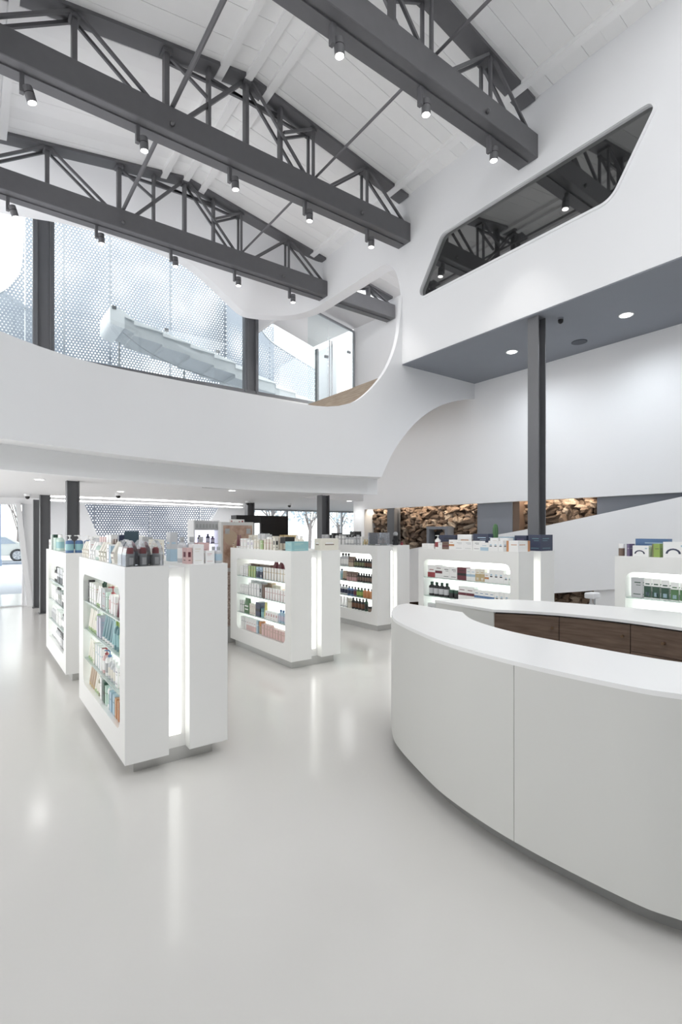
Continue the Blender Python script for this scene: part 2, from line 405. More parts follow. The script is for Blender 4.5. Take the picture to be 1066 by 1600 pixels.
for x in xs:
    yy = yc(x) if x < 6.05 else 6.45
    zb = 2.6 if x <= 5.55 else arch(x)
    zt = rim(x) if x < 6.0 else 4.6
    cols = []
    for j in range(5):
        cols.append(bm.verts.new((x, yy, zb + (zt - zb) * j / 4)))
    for j in range(4, -1, -1):
        cols.append(bm.verts.new((x, yy + TH, zb + (zt - zb) * j / 4)))
    if prev:
        for j in range(10):
            f = bm.faces.new((prev[j], cols[j], cols[(j + 1) % 10], prev[(j + 1) % 10])); f.smooth = j not in (4, 9)
    else: bm.faces.new(cols)
    prev = cols
bm.faces.new(prev[::-1])
struct('wall_mezzanine', bm, M_white)
# stepped-back fascia below the parapet with its soffit strip
bm = bmesh.new(); prev = None
for x in [-2.2 + 0.2 * i for i in range(39)] + [5.54, 5.74]:
    yy = yc(x)
    cols = [bm.verts.new(p) for p in ((x, yy + 0.01, 2.602), (x, yy + 0.35, 2.602), (x, yy + 0.35, 2.335), (x, yy + 0.45, 2.335), (x, yy + 0.45, 2.62), (x, yy + 0.01, 2.62))]
    if x > 5.56:
        cols[0].co.x = cols[5].co.x = 5.55; cols[0].co.y = cols[5].co.y = yc(5.55) + 0.01
    if prev and (cols[0].co - prev[0].co).length > 1e-4:
        for j in range(6): bm.faces.new((prev[j], cols[j], cols[(j + 1) % 6], prev[(j + 1) % 6]))
    prev = cols
bm.faces.new(prev)
struct('trim_5', bm, M_white, 'stepped white fascia under the mezzanine parapet')
# low ceiling under the mezzanine
loop = [(x, yc(x) + 0.44) for x in [-2.2 + 0.4 * i for i in range(20)] + [5.74]]
loop += [(6.0, 9.9), (XB, 9.9), (XB, 10.3), (12.1, 10.3), (12.1, 15.7), (1.35, 15.7), (1.35, 13.75), (-2.2, 13.75)]
b = bmesh.new(); prism(b, loop, [], 'z', 2.45, 2.72); struct('ceiling_lower', b, M_ceil)

# --- white plaster funnel above the mezzanine opening (from the deck behind the third truss down to the rim)
B = [(6.0, 8.83, 6.48), (5.99, 9.1, 6.475), (5.90, 9.45, 6.465), (5.70, 9.75, 6.455), (5.40, 9.97, 6.45), (5.05, 10.12, 6.44), (4.80, 10.18, 6.47), (4.5, 10.2, 6.66), (4.2, 10.2, 6.86), (3.85, 10.2, 7.06), (3.5, 10.2, 7.20), (2.9, 10.2, 7.29), (2.2, 10.2, 7.32), (1.4, 10.2, 7.28), (0.4, 10.2, 7.12), (-0.8, 10.2, 7.0), (-2.1, 10.2, 6.95)]
AX = [6.0, 5.95, 5.85, 5.65, 5.4, 5.1, 4.85, 4.5, 4.2, 3.85, 3.5, 2.9, 2.2, 1.4, 0.4, -0.8, -2.1]
Bs = spline(B, 4); AXs = [t[0] for t in spline([(a, 0, 0) for a in AX], 4)]
bm = bmesh.new(); prev = None; NJ = 8
for i, (p, ax) in enumerate(zip(Bs, AXs)):
    top = Vector((ax, 8.86, deck(ax) + 0.02)); bot = Vector(p)
    cols = []
    for j in range(NJ + 1):
        t = j / NJ
        q = top.lerp(bot, t); q.z = top.z + (bot.z - top.z) * (t ** 1.25); cols.append(bm.verts.new(q))
    t0 = Vector(Bs[max(0, i - 1)]); t1 = Vector(Bs[min(len(Bs) - 1, i + 1)]); d = (t1 - t0); nrm = Vector((d.y, -d.x, 0)).normalized()
    if nrm.y < 0 and nrm.x < 0: nrm = -nrm
    if nrm.y < -0.2: nrm = -nrm
    cols.append(bm.verts.new(bot + nrm * 0.25)); cols.append(bm.verts.new(bot + nrm * 0.25 + Vector((0, 0, 0.35))))
    if prev:
        for j in range(len(cols) - 1):
            f = bm.faces.new((prev[j], cols[j], cols[j + 1], prev[j + 1])); f.smooth = j < NJ
    prev = cols
struct('wall_funnel', bm, M_white)
# plaster ceiling of the upper level behind the funnel
bm = bmesh.new()
def slab(bm, pts, th):
    a = [bm.verts.new(p) for p in pts]; c = [bm.verts.new((p[0], p[1], p[2] + th)) for p in pts]
    bm.faces.new(a); bm.faces.new(c[::-1]); m = len(pts)
    for i in range(m): bm.faces.new((a[i], a[(i + 1) % m], c[(i + 1) % m], c[i]))
slab(bm, [(6.2, 8.95, 7.10), (XB, 8.95, 6.77), (XB, 12.18, 6.93), (6.2, 12.18, 7.40)], 0.06)
slab(bm, [(-2.1, 10.3, 8.42), (6.2, 10.3, 8.42), (6.2, 12.4, 8.42), (-2.1, 12.4, 8.42)], 0.06)
slab(bm, [(6.2, 10.3, 7.0), (6.26, 10.3, 7.0), (6.26, 12.4, 7.0), (6.2, 12.4, 7.0)], 1.45)
slab(bm, [(-2.1, 10.3, 7.3), (6.26, 10.3, 7.3), (6.26, 10.36, 7.3), (-2.1, 10.36, 7.3)], 1.15)
struct('ceiling_upper', bm, M_ceil)
# upper floor at the right with its wooden edge, slate soffit over the shop floor
struct('ceiling_soffit', bx(XW + 0.004, Y_BACK, 4.55, XB, 6.449, 4.563), M_soffit)
struct('floor_upper', bx(6.45, 6.6, 4.42, XB, 12.3, 4.62), M_oak)
b = bmesh.new(); box(b, 6.38, 6.62, 4.05, 6.45, 12.0, 4.655); struct('trim_6', b, M_oak, 'oak edge board of the upper floor')

# --- unseen left and rear sides of the hall: left opening added for daylight
struct('wall_rear', bx(-2.2, Y_BACK - 0.15, 0, 8.4, Y_BACK, 7.6), mat('rear_wall_grey', rgb(150, 150, 150), 0.8))  # unseen wall, greyed to lessen bounce onto the surfaces facing it
b = bmesh.new(); prism(b, [(Y_BACK, 0), (13.7, 0), (13.7, 7.6), (Y_BACK, 7.6)], [[(4.6, 0.1), (13.2, 0.1), (13.2, 6.4), (4.6, 6.4)]], 'x', -2.25, -2.1); struct('wall_left', b, M_white)
b = bmesh.new(); box(b, -0.35, SKY_Y, 6.35, -0.06, 8.86, deck(-0.2)); struct('wall_left_upper', b, M_white)
# unseen open roof behind the viewer, added to bring in top light
wr6 = empty('added_roof_light', (2.9, -1.5, 7.3), 'unseen open roof with rafters, added for light over the rear hall', 'window'); wr6['kind'] = 'structure'; del wr6['category']
for i in range(6):
    yy = Y_BACK + 0.03 + i * (SKY_Y - Y_BACK - 0.06) / 5
    for xa, xb in ((-2.1, RX), (RX, XB)):
        b = bmesh.new(); bar(b, (xa, yy, deck(xa) + 0.05), (xb, yy, deck(xb) + 0.05), 0.06, 0.1); child('rafter', b, M_white, wr6)

# --- rear walls at the ground floor
trap = [(2.56, 2.452), (2.98, 1.40), (3.3, 0.6), (5.0, 0.6), (5.5, 1.40), (6.5, 2.452)]
b = bmesh.new(); prism(b, [(1.35, 0), (7.6, 0), (7.6, 2.46), (6.5, 2.46), (5.75, 1.40), (5.2, 0.6), (3.3, 0.6), (2.96, 1.40), (2.56, 2.46), (1.35, 2.46)], [], 'y', 15.5, 15.65)
struct('wall_back', b, M_white)
struct('wall_back_side', bx(1.35, 13.6, 0, 1.45, 15.5, 2.46), M_white)
struct('wall_back_end', bx(12.0, 10.3, 0, 12.15, 15.6, 2.46), M_white)
struct('wall_back_return', bx(8.4, 10.2, 0, 12.15, 10.3, 2.46), M_white)

def window(name, label, plane, y, x0, x1, z0, z1, mull, fw=0.05, m=M_alu, rails=()):
    w = empty(name, ((x0 + x1) / 2, y, z0), label, 'window'); w['kind'] = 'structure'; del w['category']
    b = bmesh.new(); prism(b, [(x0, z0), (x1, z0), (x1, z1), (x0, z1)], [[(x0 + fw, z0 + fw), (x1 - fw, z0 + fw), (x1 - fw, z1 - fw), (x0 + fw, z1 - fw)]], 'y', y - 0.04, y + 0.04); child('window_frame', b, m, w)
    for q in mull:
        b = bmesh.new(); box(b, q - fw / 2, y - 0.04, z0 + fw, q + fw / 2, y + 0.04, z1 - fw); child('mullion', b, m, w)
    e = [x0 + fw] + [q for q in mull] + [x1 - fw]
    for a, c in zip(e, e[1:]):
        b = bmesh.new(); box(b, a + fw / 2, y - 0.005, z0 + fw, c - fw / 2, y + 0.005, z1 - fw); child('pane', b, M_pane, w)
    return w
window('window_2', 'glazed ground floor doors with trees beyond them', 'y', 15.55, 7.6, 12.0, 0.0, 2.45, (9.0, 10.3, 11.35))
# storefront at the left with a slanted white jamb
window('window_3', 'glazed shop front onto the street', 'y', 13.65, -2.2, 0.99, 0.0, 2.32, (), 0.02, M_white)
b = bmesh.new(); prism(b, [(0.84, 2.34), (0.93, 2.34), (1.16, 0), (1.06, 0)], [], 'y', 13.45, 13.75); struct('trim_7', b, M_white, 'slanted white jamb of the shop front')
struct('wall_back_left', bx(1.0, 13.62, 0, 1.36, 13.78, 2.46), M_white)
struct('trim_8', bx(-2.2, 13.55, 2.32, 1.36, 13.78, 2.46), M_white, 'white lintel over the shop front')

# --- upper glazing towards the courtyard
w4 = empty('window_4', (3.5, 12.3, 3.6), 'tall upper glazing looking onto the perforated screen and stair', 'window'); w4['kind'] = 'structure'; del w4['category']
for x0, x1 in ((-2.1, 1.09), (1.09, 1.42), (1.42, 5.84), (5.84, 6.17), (6.17, 8.1)):
    if x1 - x0 < 0.5:
        b = bmesh.new(); box(b, x0, 12.25, 5.33, x1, 12.37, 5.41); child('bottom_rail', b, M_steel2, w4); continue
    b = bmesh.new(); box(b, x0, 12.3, 5.40, x1, 12.31, 8.4 if x0 < 6 else 7.4); child('pane', b, M_pane, w4)
    b = bmesh.new(); box(b, x0, 12.25, 5.33, x1, 12.37, 5.41); child('bottom_rail', b, M_steel2, w4)
for x in (1.09, 1.42, 5.84, 6.17):
    b = bmesh.new(); box(b, x - 0.03, 12.22, 5.35, x + 0.03, 12.38, 8.415); child('mullion', b, mat('mid_grey_frame', rgb(112, 114, 118), 0.4, metal=0.3), w4)
b = bmesh.new(); box(b, 8.08, 12.25, 4.6, 8.14, 12.37, 6.95); child('mullion', b, M_steel2, w4)
b = bmesh.new(); box(b, -2.1, 12.28, 2.72, 8.1, 12.36, 5.33); struct('wall_upper_sill', b, M_white)
# frameless glass partition with a door on the upper floor
gp = empty('window_5', (7.3, 10.25, 4.62), 'frameless glass partition with door on the upper floor', 'window'); gp['kind'] = 'structure'; del gp['category']
def slopez(x): return 6.75 + (7.86 - x) * 0.185
def quadpane(bm, x0, x1, z0, y0, y1, dz=0.0):
    prism(bm, [(x0, z0), (x1, z0), (x1, slopez(x1) - dz), (x0, slopez(x0) - dz)], [], 'y', y0, y1)
b = bmesh.new(); quadpane(b, 6.5, 7.08, 4.62, 10.245, 10.257, 0.02); child('pane', b, M_pane, gp)
b = bmesh.new(); box(b, 7.10, 10.245, 4.63, 7.84, 10.257, 6.45); dr = child('glass_door', b, M_pane, gp)
b = bmesh.new(); prism(b, [(7.10, 6.46), (7.84, 6.46), (7.84, slopez(7.84) - .02), (7.10, slopez(7.10) - .02)], [], 'y', 10.245, 10.257); child('pane', b, M_pane, gp)
b = bmesh.new(); bar(b, (6.45, 10.25, slopez(6.45)), (7.88, 10.25, slopez(7.88)), 0.045); child('top_rail', b, M_alu, gp)
b = bmesh.new(); box(b, 7.85, 10.22, 4.62, 7.89, 10.28, 6.76); child('post', b, M_alu, gp)
for dx in (0.03, 0.10):
    b = bmesh.new(); bar(b, (7.06 + dx, 10.20, 4.75), (7.06 + dx, 10.20, 6.35), 0.03, n=8); child('door_handle', b, M_alu, gp)
for x, z in ((7.03, 5.95), (7.72, 6.2)):
    b = bmesh.new(); box(b, x - 0.05, 10.23, z - 0.03, x + 0.05, 10.27, z + 0.03); child('clamp', b, M_alu, gp)

# ================================================================== STEEL COLUMNS
def h_section(bm, cx, cy, z0, z1, dx=0.17, dy=0.16, tf=0.014):
    box(bm, cx - dx / 2, cy - dy / 2, z0, cx - dx / 2 + tf, cy + dy / 2, z1)
    box(bm, cx + dx / 2 - tf, cy - dy / 2, z0, cx + dx / 2, cy + dy / 2, z1)
    box(bm, cx - dx / 2 + tf, cy - 0.008, z0, cx + dx / 2 - tf, cy + 0.008, z1)
def column(x, y, z1, label, s=1.0, base=True):
    c = empty('steel_column', (x, y, 0), label, 'column', 'charcoal steel columns')
    b = bmesh.new(); h_section(b, 0, 0, 0.012, z1, 0.17 * s, 0.16 * s); obj('shaft', b, M_steel2, c)
    b = bmesh.new(); box(b, -0.11 * s, -0.11 * s, 0, 0.11 * s, 0.11 * s, 0.012); obj('base_plate', b, M_steel2, c)
    return c
column(6.15, 3.98, 4.55, 'tall charcoal steel column rising behind the island to the slate soffit')
column(6.0, 8.86, 2.45, 'charcoal column under the mezzanine behind the dark bottle island', 1.15)
column(1.25, 8.55, 2.45, 'charcoal column rising behind the far left island', 1.0)
column(1.27, 12.2, 2.45, 'charcoal column standing clear of the islands near the shop front', 1.1)
column(1.21, 13.15, 2.40, 'narrow charcoal column closest to the shop front jamb', 0.75)
column(5.98, 12.3, 2.45, 'charcoal column rising behind the black portal', 1.15)
for i, (x, lb) in enumerate(((1.255, 'broad charcoal post dividing the upper glazing near its left end'), (6.005, 'charcoal post dividing the upper glazing below the funnel tip'))):
    c = empty('glazing_post', (x, 12.3, 5.41), lb, 'post', 'posts of the upper glazing')
    b = bmesh.new(); h_section(b, 0, 0, 0, 3.0, 0.27, 0.2, 0.02); obj('shaft', b, M_steel2, c)
    b = bmesh.new(); box(b, -0.115, 0.02, 0.001, 0.115, 0.06, 2.99); obj('infill_panel', b, mat('dark_infill', rgb(78, 79, 82), 0.5), c)

# ================================================================== TRUSSES
def truss(y0, label, x0=-0.05, x1=6.0, full=True):
    yc_ = y0 + 0.15
    t = empty('roof_truss', (3.0, y0, 6.55), label, 'truss', 'charcoal roof trusses')
    def part(name, bm):
        o = obj(name, bm, M_steel, t); o.matrix_parent_inverse = Matrix.Translation((-3.0, -y0, -6.55)); return o
    b = bmesh.new(); box(b, x0, y0, 6.57, x1, y0 + 0.30, 6.88); bevel(b, 0.008, 1); part('bottom_chord', b)
    b = bmesh.new(); box(b, x0, y0 + 0.12, 6.552, x1 - 0.05, y0 + 0.16, 6.571); part('lamp_track', b)
    b = bmesh.new()
    def top(xa, xb):
        for dyy in ((0.03, 0.27),):
            v = [b.verts.new((x, y, deck(x) - dz)) for dz in (0.0, 0.045) for x, y in ((xa, y0 + dyy[0]), (xb, y0 + dyy[0]), (xb, y0 + dyy[1]), (xa, y0 + dyy[1]))]
            for f in ((3, 2, 1, 0), (4, 5, 6, 7), (0, 1, 5, 4), (1, 2, 6, 5), (2, 3, 7, 6), (3, 0, 4, 7)): b.faces.new([v[i] for i in f])
    if full: top(max(x0, 0.12), RX); top(RX, x1 - 0.02)
    else: top(x0 + 0.1, x1 - 0.05)
    part('top_chord', b)
    ZB = 6.87
    def T(x): return deck(x) - 0.05
    def v(x, w=0.05, d=0.10, pair=False):
        b = bmesh.new()
        for yy in ((yc_ - 0.07, yc_ + 0.07) if pair else (yc_,)): bar(b, (x, yy, ZB), (x, yy, T(x) + 0.02), w, w if pair else d)
        part('vertical', b)
    def dg(xa, za, xb, zb, pair=True, w=0.034):
        for yy in ((yc_ - 0.075, yc_ + 0.075) if pair else (yc_,)):
            b = bmesh.new(); bar(b, (xa, yy, za), (xb, yy, zb), w, w); part('diagonal', b)
    if full:
        v(0.95, 0.055); v(1.97, 0.06); v(2.52, 0.036); v(RX, 0.05); v(3.58, 0.036); v(4.1, 0.035, pair=True); v(5.12, 0.035, pair=True)
        dg(0.92, T(0.92), 0.06, ZB); dg(0.98, T(0.98), 1.80, ZB)
        dg(2.0, T(2.0) - 0.02, 2.54, (T(2.5) + ZB) / 2 + 0.03, False); dg(RX - 0.04, T(RX), 2.18, ZB + 0.01, False, 0.048)
        dg(RX + 0.05, T(RX), 3.98, ZB)
        dg(4.08, T(4.1) - 0.02, 3.6, (T(3.6) + ZB) / 2 + 0.05)
        dg(5.08, T(5.1), 4.35, ZB); dg(5.17, T(5.1), 5.93, ZB + 0.01)
        for xa, xb in ((1.97, 3.58), (2.52, 4.1)):
            b = bmesh.new(); bar(b, (xa, yc_ + 0.09, T(xa) - 0.03), (xb, yc_ + 0.09, T(xb) - 0.03), 0.036); part('tie_bar', b)
        for x in (0.95, 1.97, RX, 4.1, 5.12):
            b = bmesh.new(); box(b, x - 0.055, yc_ - 0.08, T(x) - 0.035, x + 0.055, yc_ + 0.08, T(x) + 0.01); part('gusset_plate', b)
    else:
        v(7.2, 0.06); dg(7.17, T(7.2), 6.55, ZB + 0.06); dg(7.25, T(7.2), 7.82, ZB)
    return t
truss(TRUSS_Y[0], 'charcoal steel truss nearest the viewer, cut by the top of the picture')
truss(TRUSS_Y[1], 'large charcoal steel truss crossing the middle of the hall')
truss(TRUSS_Y[2], 'charcoal steel truss in front of the white plaster funnel')
truss(TRUSS_Y[2], 'short end of a charcoal truss seen through the mezzanine opening', 6.27, XB - 0.02, False)
# tie rods running from truss to truss
for x, lb in ((2.02, 'long round steel tie rod crossing the trusses on the left'), (4.13, 'long round steel tie rod crossing the trusses on the right')):
    b = bmesh.new(); bar(b, (x, Y_BACK, 6.92), (x, 8.9, 6.92), 0.055 if x < 3 else 0.036, n=10)
    tag(obj('tie_rod', b, M_steel), lb, 'rod', 'roof tie rods')
# turnbuckle bolts on the bottom chords
for ty in TRUSS_Y:
    for x in (2.0, 4.95):
        b = bmesh.new(); bmesh.ops.create_uvsphere(b, u_segments=10, v_segments=6, radius=0.028)
        o = obj('beam_bolt', b, M_steel, None, (x, ty - 0.02, 6.66), smooth=True)
        nm = {3.86: 'nearest', 6.24: 'middle', 8.70: 'farthest'}[ty]
        tag(o, 'small round bolt at the %s of the %s truss' % ('left' if x < 3 else 'right', nm), 'bolt', 'bolts on the truss chords')

# --- track spotlights hanging from the trusses
SPOT_X = [(-0.02 + 0.47 + 1.18 * i) for i in range(5)]
b = bmesh.new(); box(b, -0.022, -0.03, -0.20, 0.022, 0.03, 0.0); bevel(b, 0.004, 1); mount_me = mesh_of(b, 'mount', M_steel)
b = bmesh.new(); lathe(b, [(0.030, 0.075), (0.048, 0.07), (0.05, 0.06), (0.05, -0.075), (0.044, -0.08)], 16); head_me = mesh_of(b, 'lamp_head', M_steel)
b = bmesh.new(); lathe(b, [(0.042, -0.086), (0.042, -0.078)], 16); lens_me = mesh_of(b, 'lens', M_lens)
b = bmesh.new(); lathe(b, [(0.0512, 0.002), (0.0512, 0.010)], 16); ring_me = mesh_of(b, 'lamp_ring', M_black)
ORD = ['first', 'second', 'third', 'fourth', 'fifth', 'sixth', 'seventh', 'eighth', 'ninth', 'tenth', 'eleventh', 'twelfth', 'thirteenth', 'fourteenth', 'fifteenth', 'sixteenth', 'seventeenth', 'eighteenth', 'nineteenth', 'twentieth', 'twenty-first', 'twenty-second', 'twenty-third', 'twenty-fourth', 'twenty-fifth', 'twenty-sixth', 'twenty-seventh', 'twenty-eighth', 'twenty-ninth', 'thirtieth']
for ti, ty in enumerate(TRUSS_Y):
    nm = ('nearest', 'middle', 'farthest')[ti]
    for i, x in enumerate(SPOT_X):
        if ti == 0 and i < 2: continue
        t = empty('track_spotlight', (x, ty + 0.14, 6.555), 'charcoal cylinder spotlight under the %s truss, %s from its right end' % (nm, ORD[4 - i]), 'spotlight', 'spotlights under the trusses')
        add('mount', mount_me, t)
        tilt = (0.35, 0.10, 0.12, 0.05, 0.05)[i]
        hd = add('lamp_head', head_me, t, (0.07, -0.02, -0.19), (0.06, -tilt * 0.9, 0))
        add('lens', lens_me, hd); add('lamp_ring', ring_me, hd)
        ld = bpy.data.lights.new('spot', 'SPOT'); ld.energy = 45; ld.spot_size = math.radians(70); ld.spot_blend = 0.6; ld.shadow_soft_size = 0.05; ld.color = (1, 0.97, 0.93)
        lo = bpy.data.objects.new('lamp', ld); COL.objects.link(lo); lo.parent = hd; lo.location = (0, 0, -0.10)

# --- recessed downlights
def downlight(x, y, z, label, grp, e=25, r=0.075):
    t = empty('downlight', (x, y, z), label, 'downlight', grp)
    b = bmesh.new(); lathe(b, [(r * 0.75, -0.001), (r, -0.006), (r * 1.05, 0.0)], 18); obj('trim_ring', b, M_white, t)
    b = bmesh.new(); lathe(b, [(r * 0.72, -0.008), (r * 0.72, -0.003)], 18); obj('lens', b, M_lens, t)
    ld = bpy.data.lights.new('down', 'SPOT'); ld.energy = e; ld.spot_size = math.radians(165); ld.spot_blend = 1.0; ld.shadow_soft_size = 0.1; ld.color = (0.9, 0.95, 1.0) if z > 4 else (1, 0.99, 0.97)
    lo = bpy.data.objects.new('lamp', ld); COL.objects.link(lo); lo.parent = t; lo.location = (0, 0, -0.03)
downlight(6.97, 4.95, 4.549, 'round downlight in the slate soffit left of the tall column', 'soffit downlights', 75, 0.09)
downlight(7.0, 3.22, 4.549, 'round downlight in the slate soffit right of the tall column', 'soffit downlights', 75, 0.09)
for x, y, lb in ((0.82, 8.54, 'round downlight in the low ceiling at the far left'), (3.9, 8.75, 'round downlight beside the slot grille in the low ceiling'), (7.6, 10.08, 'round downlight at the right edge of the low ceiling'), (2.3, 10.2, 'round downlight in the low ceiling right of the far left column')):
    downlight(x, y, 2.449, lb, 'low ceiling downlights', 14)
b = bmesh.new(); lathe(b, [(0.10, -0.012), (0.11, -0.008), (0.11, 0)], 18); tag(obj('ceiling_speaker', b, mat('slate_grille', rgb(84, 88, 96), 0.8), None, (7.42, 4.09, 4.549), smooth=False), 'flat round dark grille in the slate soffit', 'speaker')
t = empty('security_camera', (6.39, 3.78, 4.549), 'small dark camera in the slate soffit beside the tall column', 'camera', 'security cameras')
b = bmesh.new(); lathe(b, [(0.035, -0.02), (0.035, 0)], 12); obj('mount', b, M_soffit, t)
b = bmesh.new(); lathe(b, [(0.012, -0.075), (0.03, -0.06), (0.035, -0.03), (0.03, -0.018)], 12); obj('dome', b, M_black, t)
for x, y, lb in ((2.39, 10.79, 'small dome camera under the low ceiling above the bags'), (0.95, 12.06, 'small dome camera under the low ceiling by the shop front'), (5.61, 11.65, 'small dome camera above the black portal'), (7.05, 12.06, 'small dome camera right of the black portal')):
    t = empty('security_camera', (x, y, 2.449), lb, 'camera', 'security cameras')
    b = bmesh.new(); lathe(b, [(0.05, -0.045), (0.06, -0.03), (0.06, 0)], 14); obj('mount', b, M_white, t)
    b = bmesh.new(); lathe(b, [(0.015, -0.10), (0.035, -0.085), (0.042, -0.06), (0.04, -0.044)], 12); obj('dome', b, M_black, t)
t = empty('slot_grille', (3.86, 8.32, 2.449), 'long dark slot grille in the low ceiling', 'grille')
b = bmesh.new(); box(b, -0.62, -0.06, -0.008, 0.62, 0.06, 0); obj('slot', b, M_black, t)
b = bmesh.new(); box(b, -0.66, 0.06, -0.012, 0.66, 0.085, 0); obj('flange', b, M_alu, t)
# cove light lines in the low ceiling
for i, (pts, lb) in enumerate((([(1.36, 12.42), (2.2, 12.42), (3.0, 12.45), (4.2, 12.55), (5.2, 12.75), (6.1, 13.1)], 'thin curved line of light in the low ceiling, the nearer of two'), ([(1.45, 14.0), (2.6, 14.0), (3.6, 14.05), (4.6, 14.15), (5.6, 14.35), (6.9, 14.8)], 'thin curved line of light in the low ceiling, the farther of two'))):
    pp = spline([(a, c, 0) for a, c in pts], 6); b = bmesh.new(); prev = None
    for p in pp:
        cc = [b.verts.new((p[0], p[1] + dy, 2.449 + dz)) for dy, dz in ((-0.11, 0), (-0.11, -0.014), (0.11, -0.014), (0.11, 0))]
        if prev:
            for j in range(4): b.faces.new((prev[j], cc[j], cc[(j + 1) % 4], prev[(j + 1) % 4]))
        else: b.faces.new(cc)
        prev = cc
    b.faces.new(prev[::-1]); tag(obj('cove_light', b, M_cove), lb, 'light', 'cove lines of the low ceiling')
for x, y in ((7.0, 4.4), (7.0, 5.6)):  # fill lamps added out of view to brighten the upper room
    zz = deck(x) - 0.01 if y < 8.9 else 6.93
    t = empty('fill_lamp', (x, y, zz), 'unseen fill lamp added in the upper room, %s the mezzanine opening' % {4.4: 'farther from', 5.6: 'closer to'}[y], 'lamp', 'fill lamps added in the upper room')
    b = bmesh.new(); lathe(b, [(.12, -.07), (.15, -.05), (.15, 0)], 18); obj('housing', b, M_white, t)
    b = bmesh.new(); lathe(b, [(.11, -.08), (.11, -.071)], 18); obj('lens', b, M_lens, t)
    ld = bpy.data.lights.new('lamp', 'POINT'); ld.energy = 60; ld.shadow_soft_size = 0.12
    lo = bpy.data.objects.new('lamp', ld); COL.objects.link(lo); lo.parent = t; lo.location = (0, 0, -.22)
# warm strip hidden above the stone band
strip = empty('light_strip', (8.06, 7.0, 2.32), 'warm light strip washing down the stone band', 'light')
b = bmesh.new(); box(b, -0.015, -2.8, 0, 0.015, 2.8, 0.02); obj('profile', b, M_alu, strip)
ad = bpy.data.lights.new('strip', 'AREA'); ad.shape = 'RECTANGLE'; ad.size = 0.05; ad.size_y = 5.6; ad.energy = 26; ad.color = (1.0, 0.86, 0.68)
ao = bpy.data.objects.new('lamp', ad); COL.objects.link(ao); ao.parent = strip; ao.location = (0, 0, -0.01); ao.rotation_euler = (0, math.radians(-25), 0)

# ================================================================== GONDOLA ISLANDS
ISL = {
 'far_left': dict(pos=(0.868, 6.39), L=1.78, inset=0.08, name='far left island', label='white display island farthest left, before the charcoal columns'),
 'near_left': dict(pos=(0.857, 3.674), L=1.795, inset=0.08, name='near left island', label='white display island nearest the viewer on the left'),
 'middle': dict(pos=(3.172, 5.385), L=1.79, inset=0.055, name='middle island', label='white display island with pastel cartons in the middle of the hall'),
 'rear_right': dict(pos=(5.574, 6.6), L=1.75, inset=0.04, name='dark bottle island', label='white display island with dark bottles in front of the stone'),
 'behind_counter': dict(pos=(5.2, 3.6), L=1.65, inset=0.06, name='island behind the counter', label='white display island behind the counter beside the tall column'),
 'rightmost': dict(pos=(5.2, 0.85), L=1.65, inset=0.06, name='rightmost island', label='white display island with green cartons at the right edge'),
}
HT = 1.455; SHELF_Z = (0.297, 0.530, 0.800, 1.058)
def build_island(key):
    d = ISL[key]; L = d['L']
    r = empty('display_island', (d['pos'][0], d['pos'][1], 0), d['label'], 'display island', 'white display islands')
    y0, y1 = 0.15, L - 0.22
    if L < 1.7: y0, y1 = 0.12, L - 0.10
    d['span'] = (y0, y1)
    hole = round_poly([(y0, 0.29), (y1, 0.29), (y1, 1.305), (y0, 1.305)], 0.085, 6)
    b = bmesh.new(); prism(b, [(0, 0.1), (L, 0.1), (L, HT), (0, HT)], [hole], 'x', 0.0, 0.283)
    box(b, 0.283, 0, 0.1, 0.298, L, HT); body = obj('shelf_body', b, M_lacq, r)
    b = bmesh.new(); box(b, 0.276, y0 + 0.005, 0.30, 0.282, y1 - 0.005, 1.29); obj('light_back', b, M_shelf_led, r)
    b = bmesh.new(); box(b, 0.448, 0, 0.1, 0.745, L, HT); bevel(b, 0.002, 1); obj('rear_body', b, M_lacq, r)
    b = bmesh.new(); box(b, 0.2985, 0.10, 0.1, 0.4475, L - 0.10, 1.43); obj('core', b, M_lacq, r)
    b = bmesh.new(); box(b, 0.300, 0.085, 0.20, 0.412, 0.099, 1.355); obj('light_panel', b, M_led, r)
    s = d['inset']
    b = bmesh.new(); box(b, s, s + 0.02, 0, 0.745 - s - 0.005, L - s, 0.0995); obj('plinth', b, M_plinth, r)
    for z in SHELF_Z[1:]:
        b = bmesh.new(); box(b, 0.012, y0 + 0.002, z - 0.012, 0.27, y1 - 0.002, z - 0.002); obj('glass_shelf', b, M_shelfglass, r)
    return r
for k in ISL: build_island(k)

# ================================================================== GOODS
PAL = dict(white=(242, 242, 240), cream=(232, 226, 208), grey=(170, 174, 176), silver=(196, 198, 202), black=(34, 34, 36), navy=(38, 48, 84), blue=(62, 112, 176), lblue=(158, 196, 220), teal=(78, 140, 152), dteal=(48, 76, 92), green=(70, 128, 66), dgreen=(36, 82, 60), lgreen=(168, 206, 124), lime=(150, 190, 60), mint=(186, 220, 204), olive=(120, 122, 66), yellow=(224, 212, 96), gold=(206, 174, 110), orange=(220, 130, 60), amber=(120, 66, 34), brown=(122, 92, 74), tan=(190, 158, 124), red=(176, 44, 50), maroon=(112, 30, 44), pink=(228, 178, 174), rose=(206, 142, 140), purple=(104, 84, 132), lilac=(196, 190, 214), aqua=(128, 196, 202))
def pm(c):
    r = PAL[c]; g_ = sum(r) / 3.0; r = tuple(min(246, (v * 0.68 + g_ * 0.32) * 0.94 + 14) for v in r)
    return mat('pack_' + c, rgb(*r), 0.38, var=0.03, scale=25)
M_clear = glass_mat('clear_plastic', (0.97, 0.98, 1.0, 1), 0.05, 0.12)
GOOD = {}
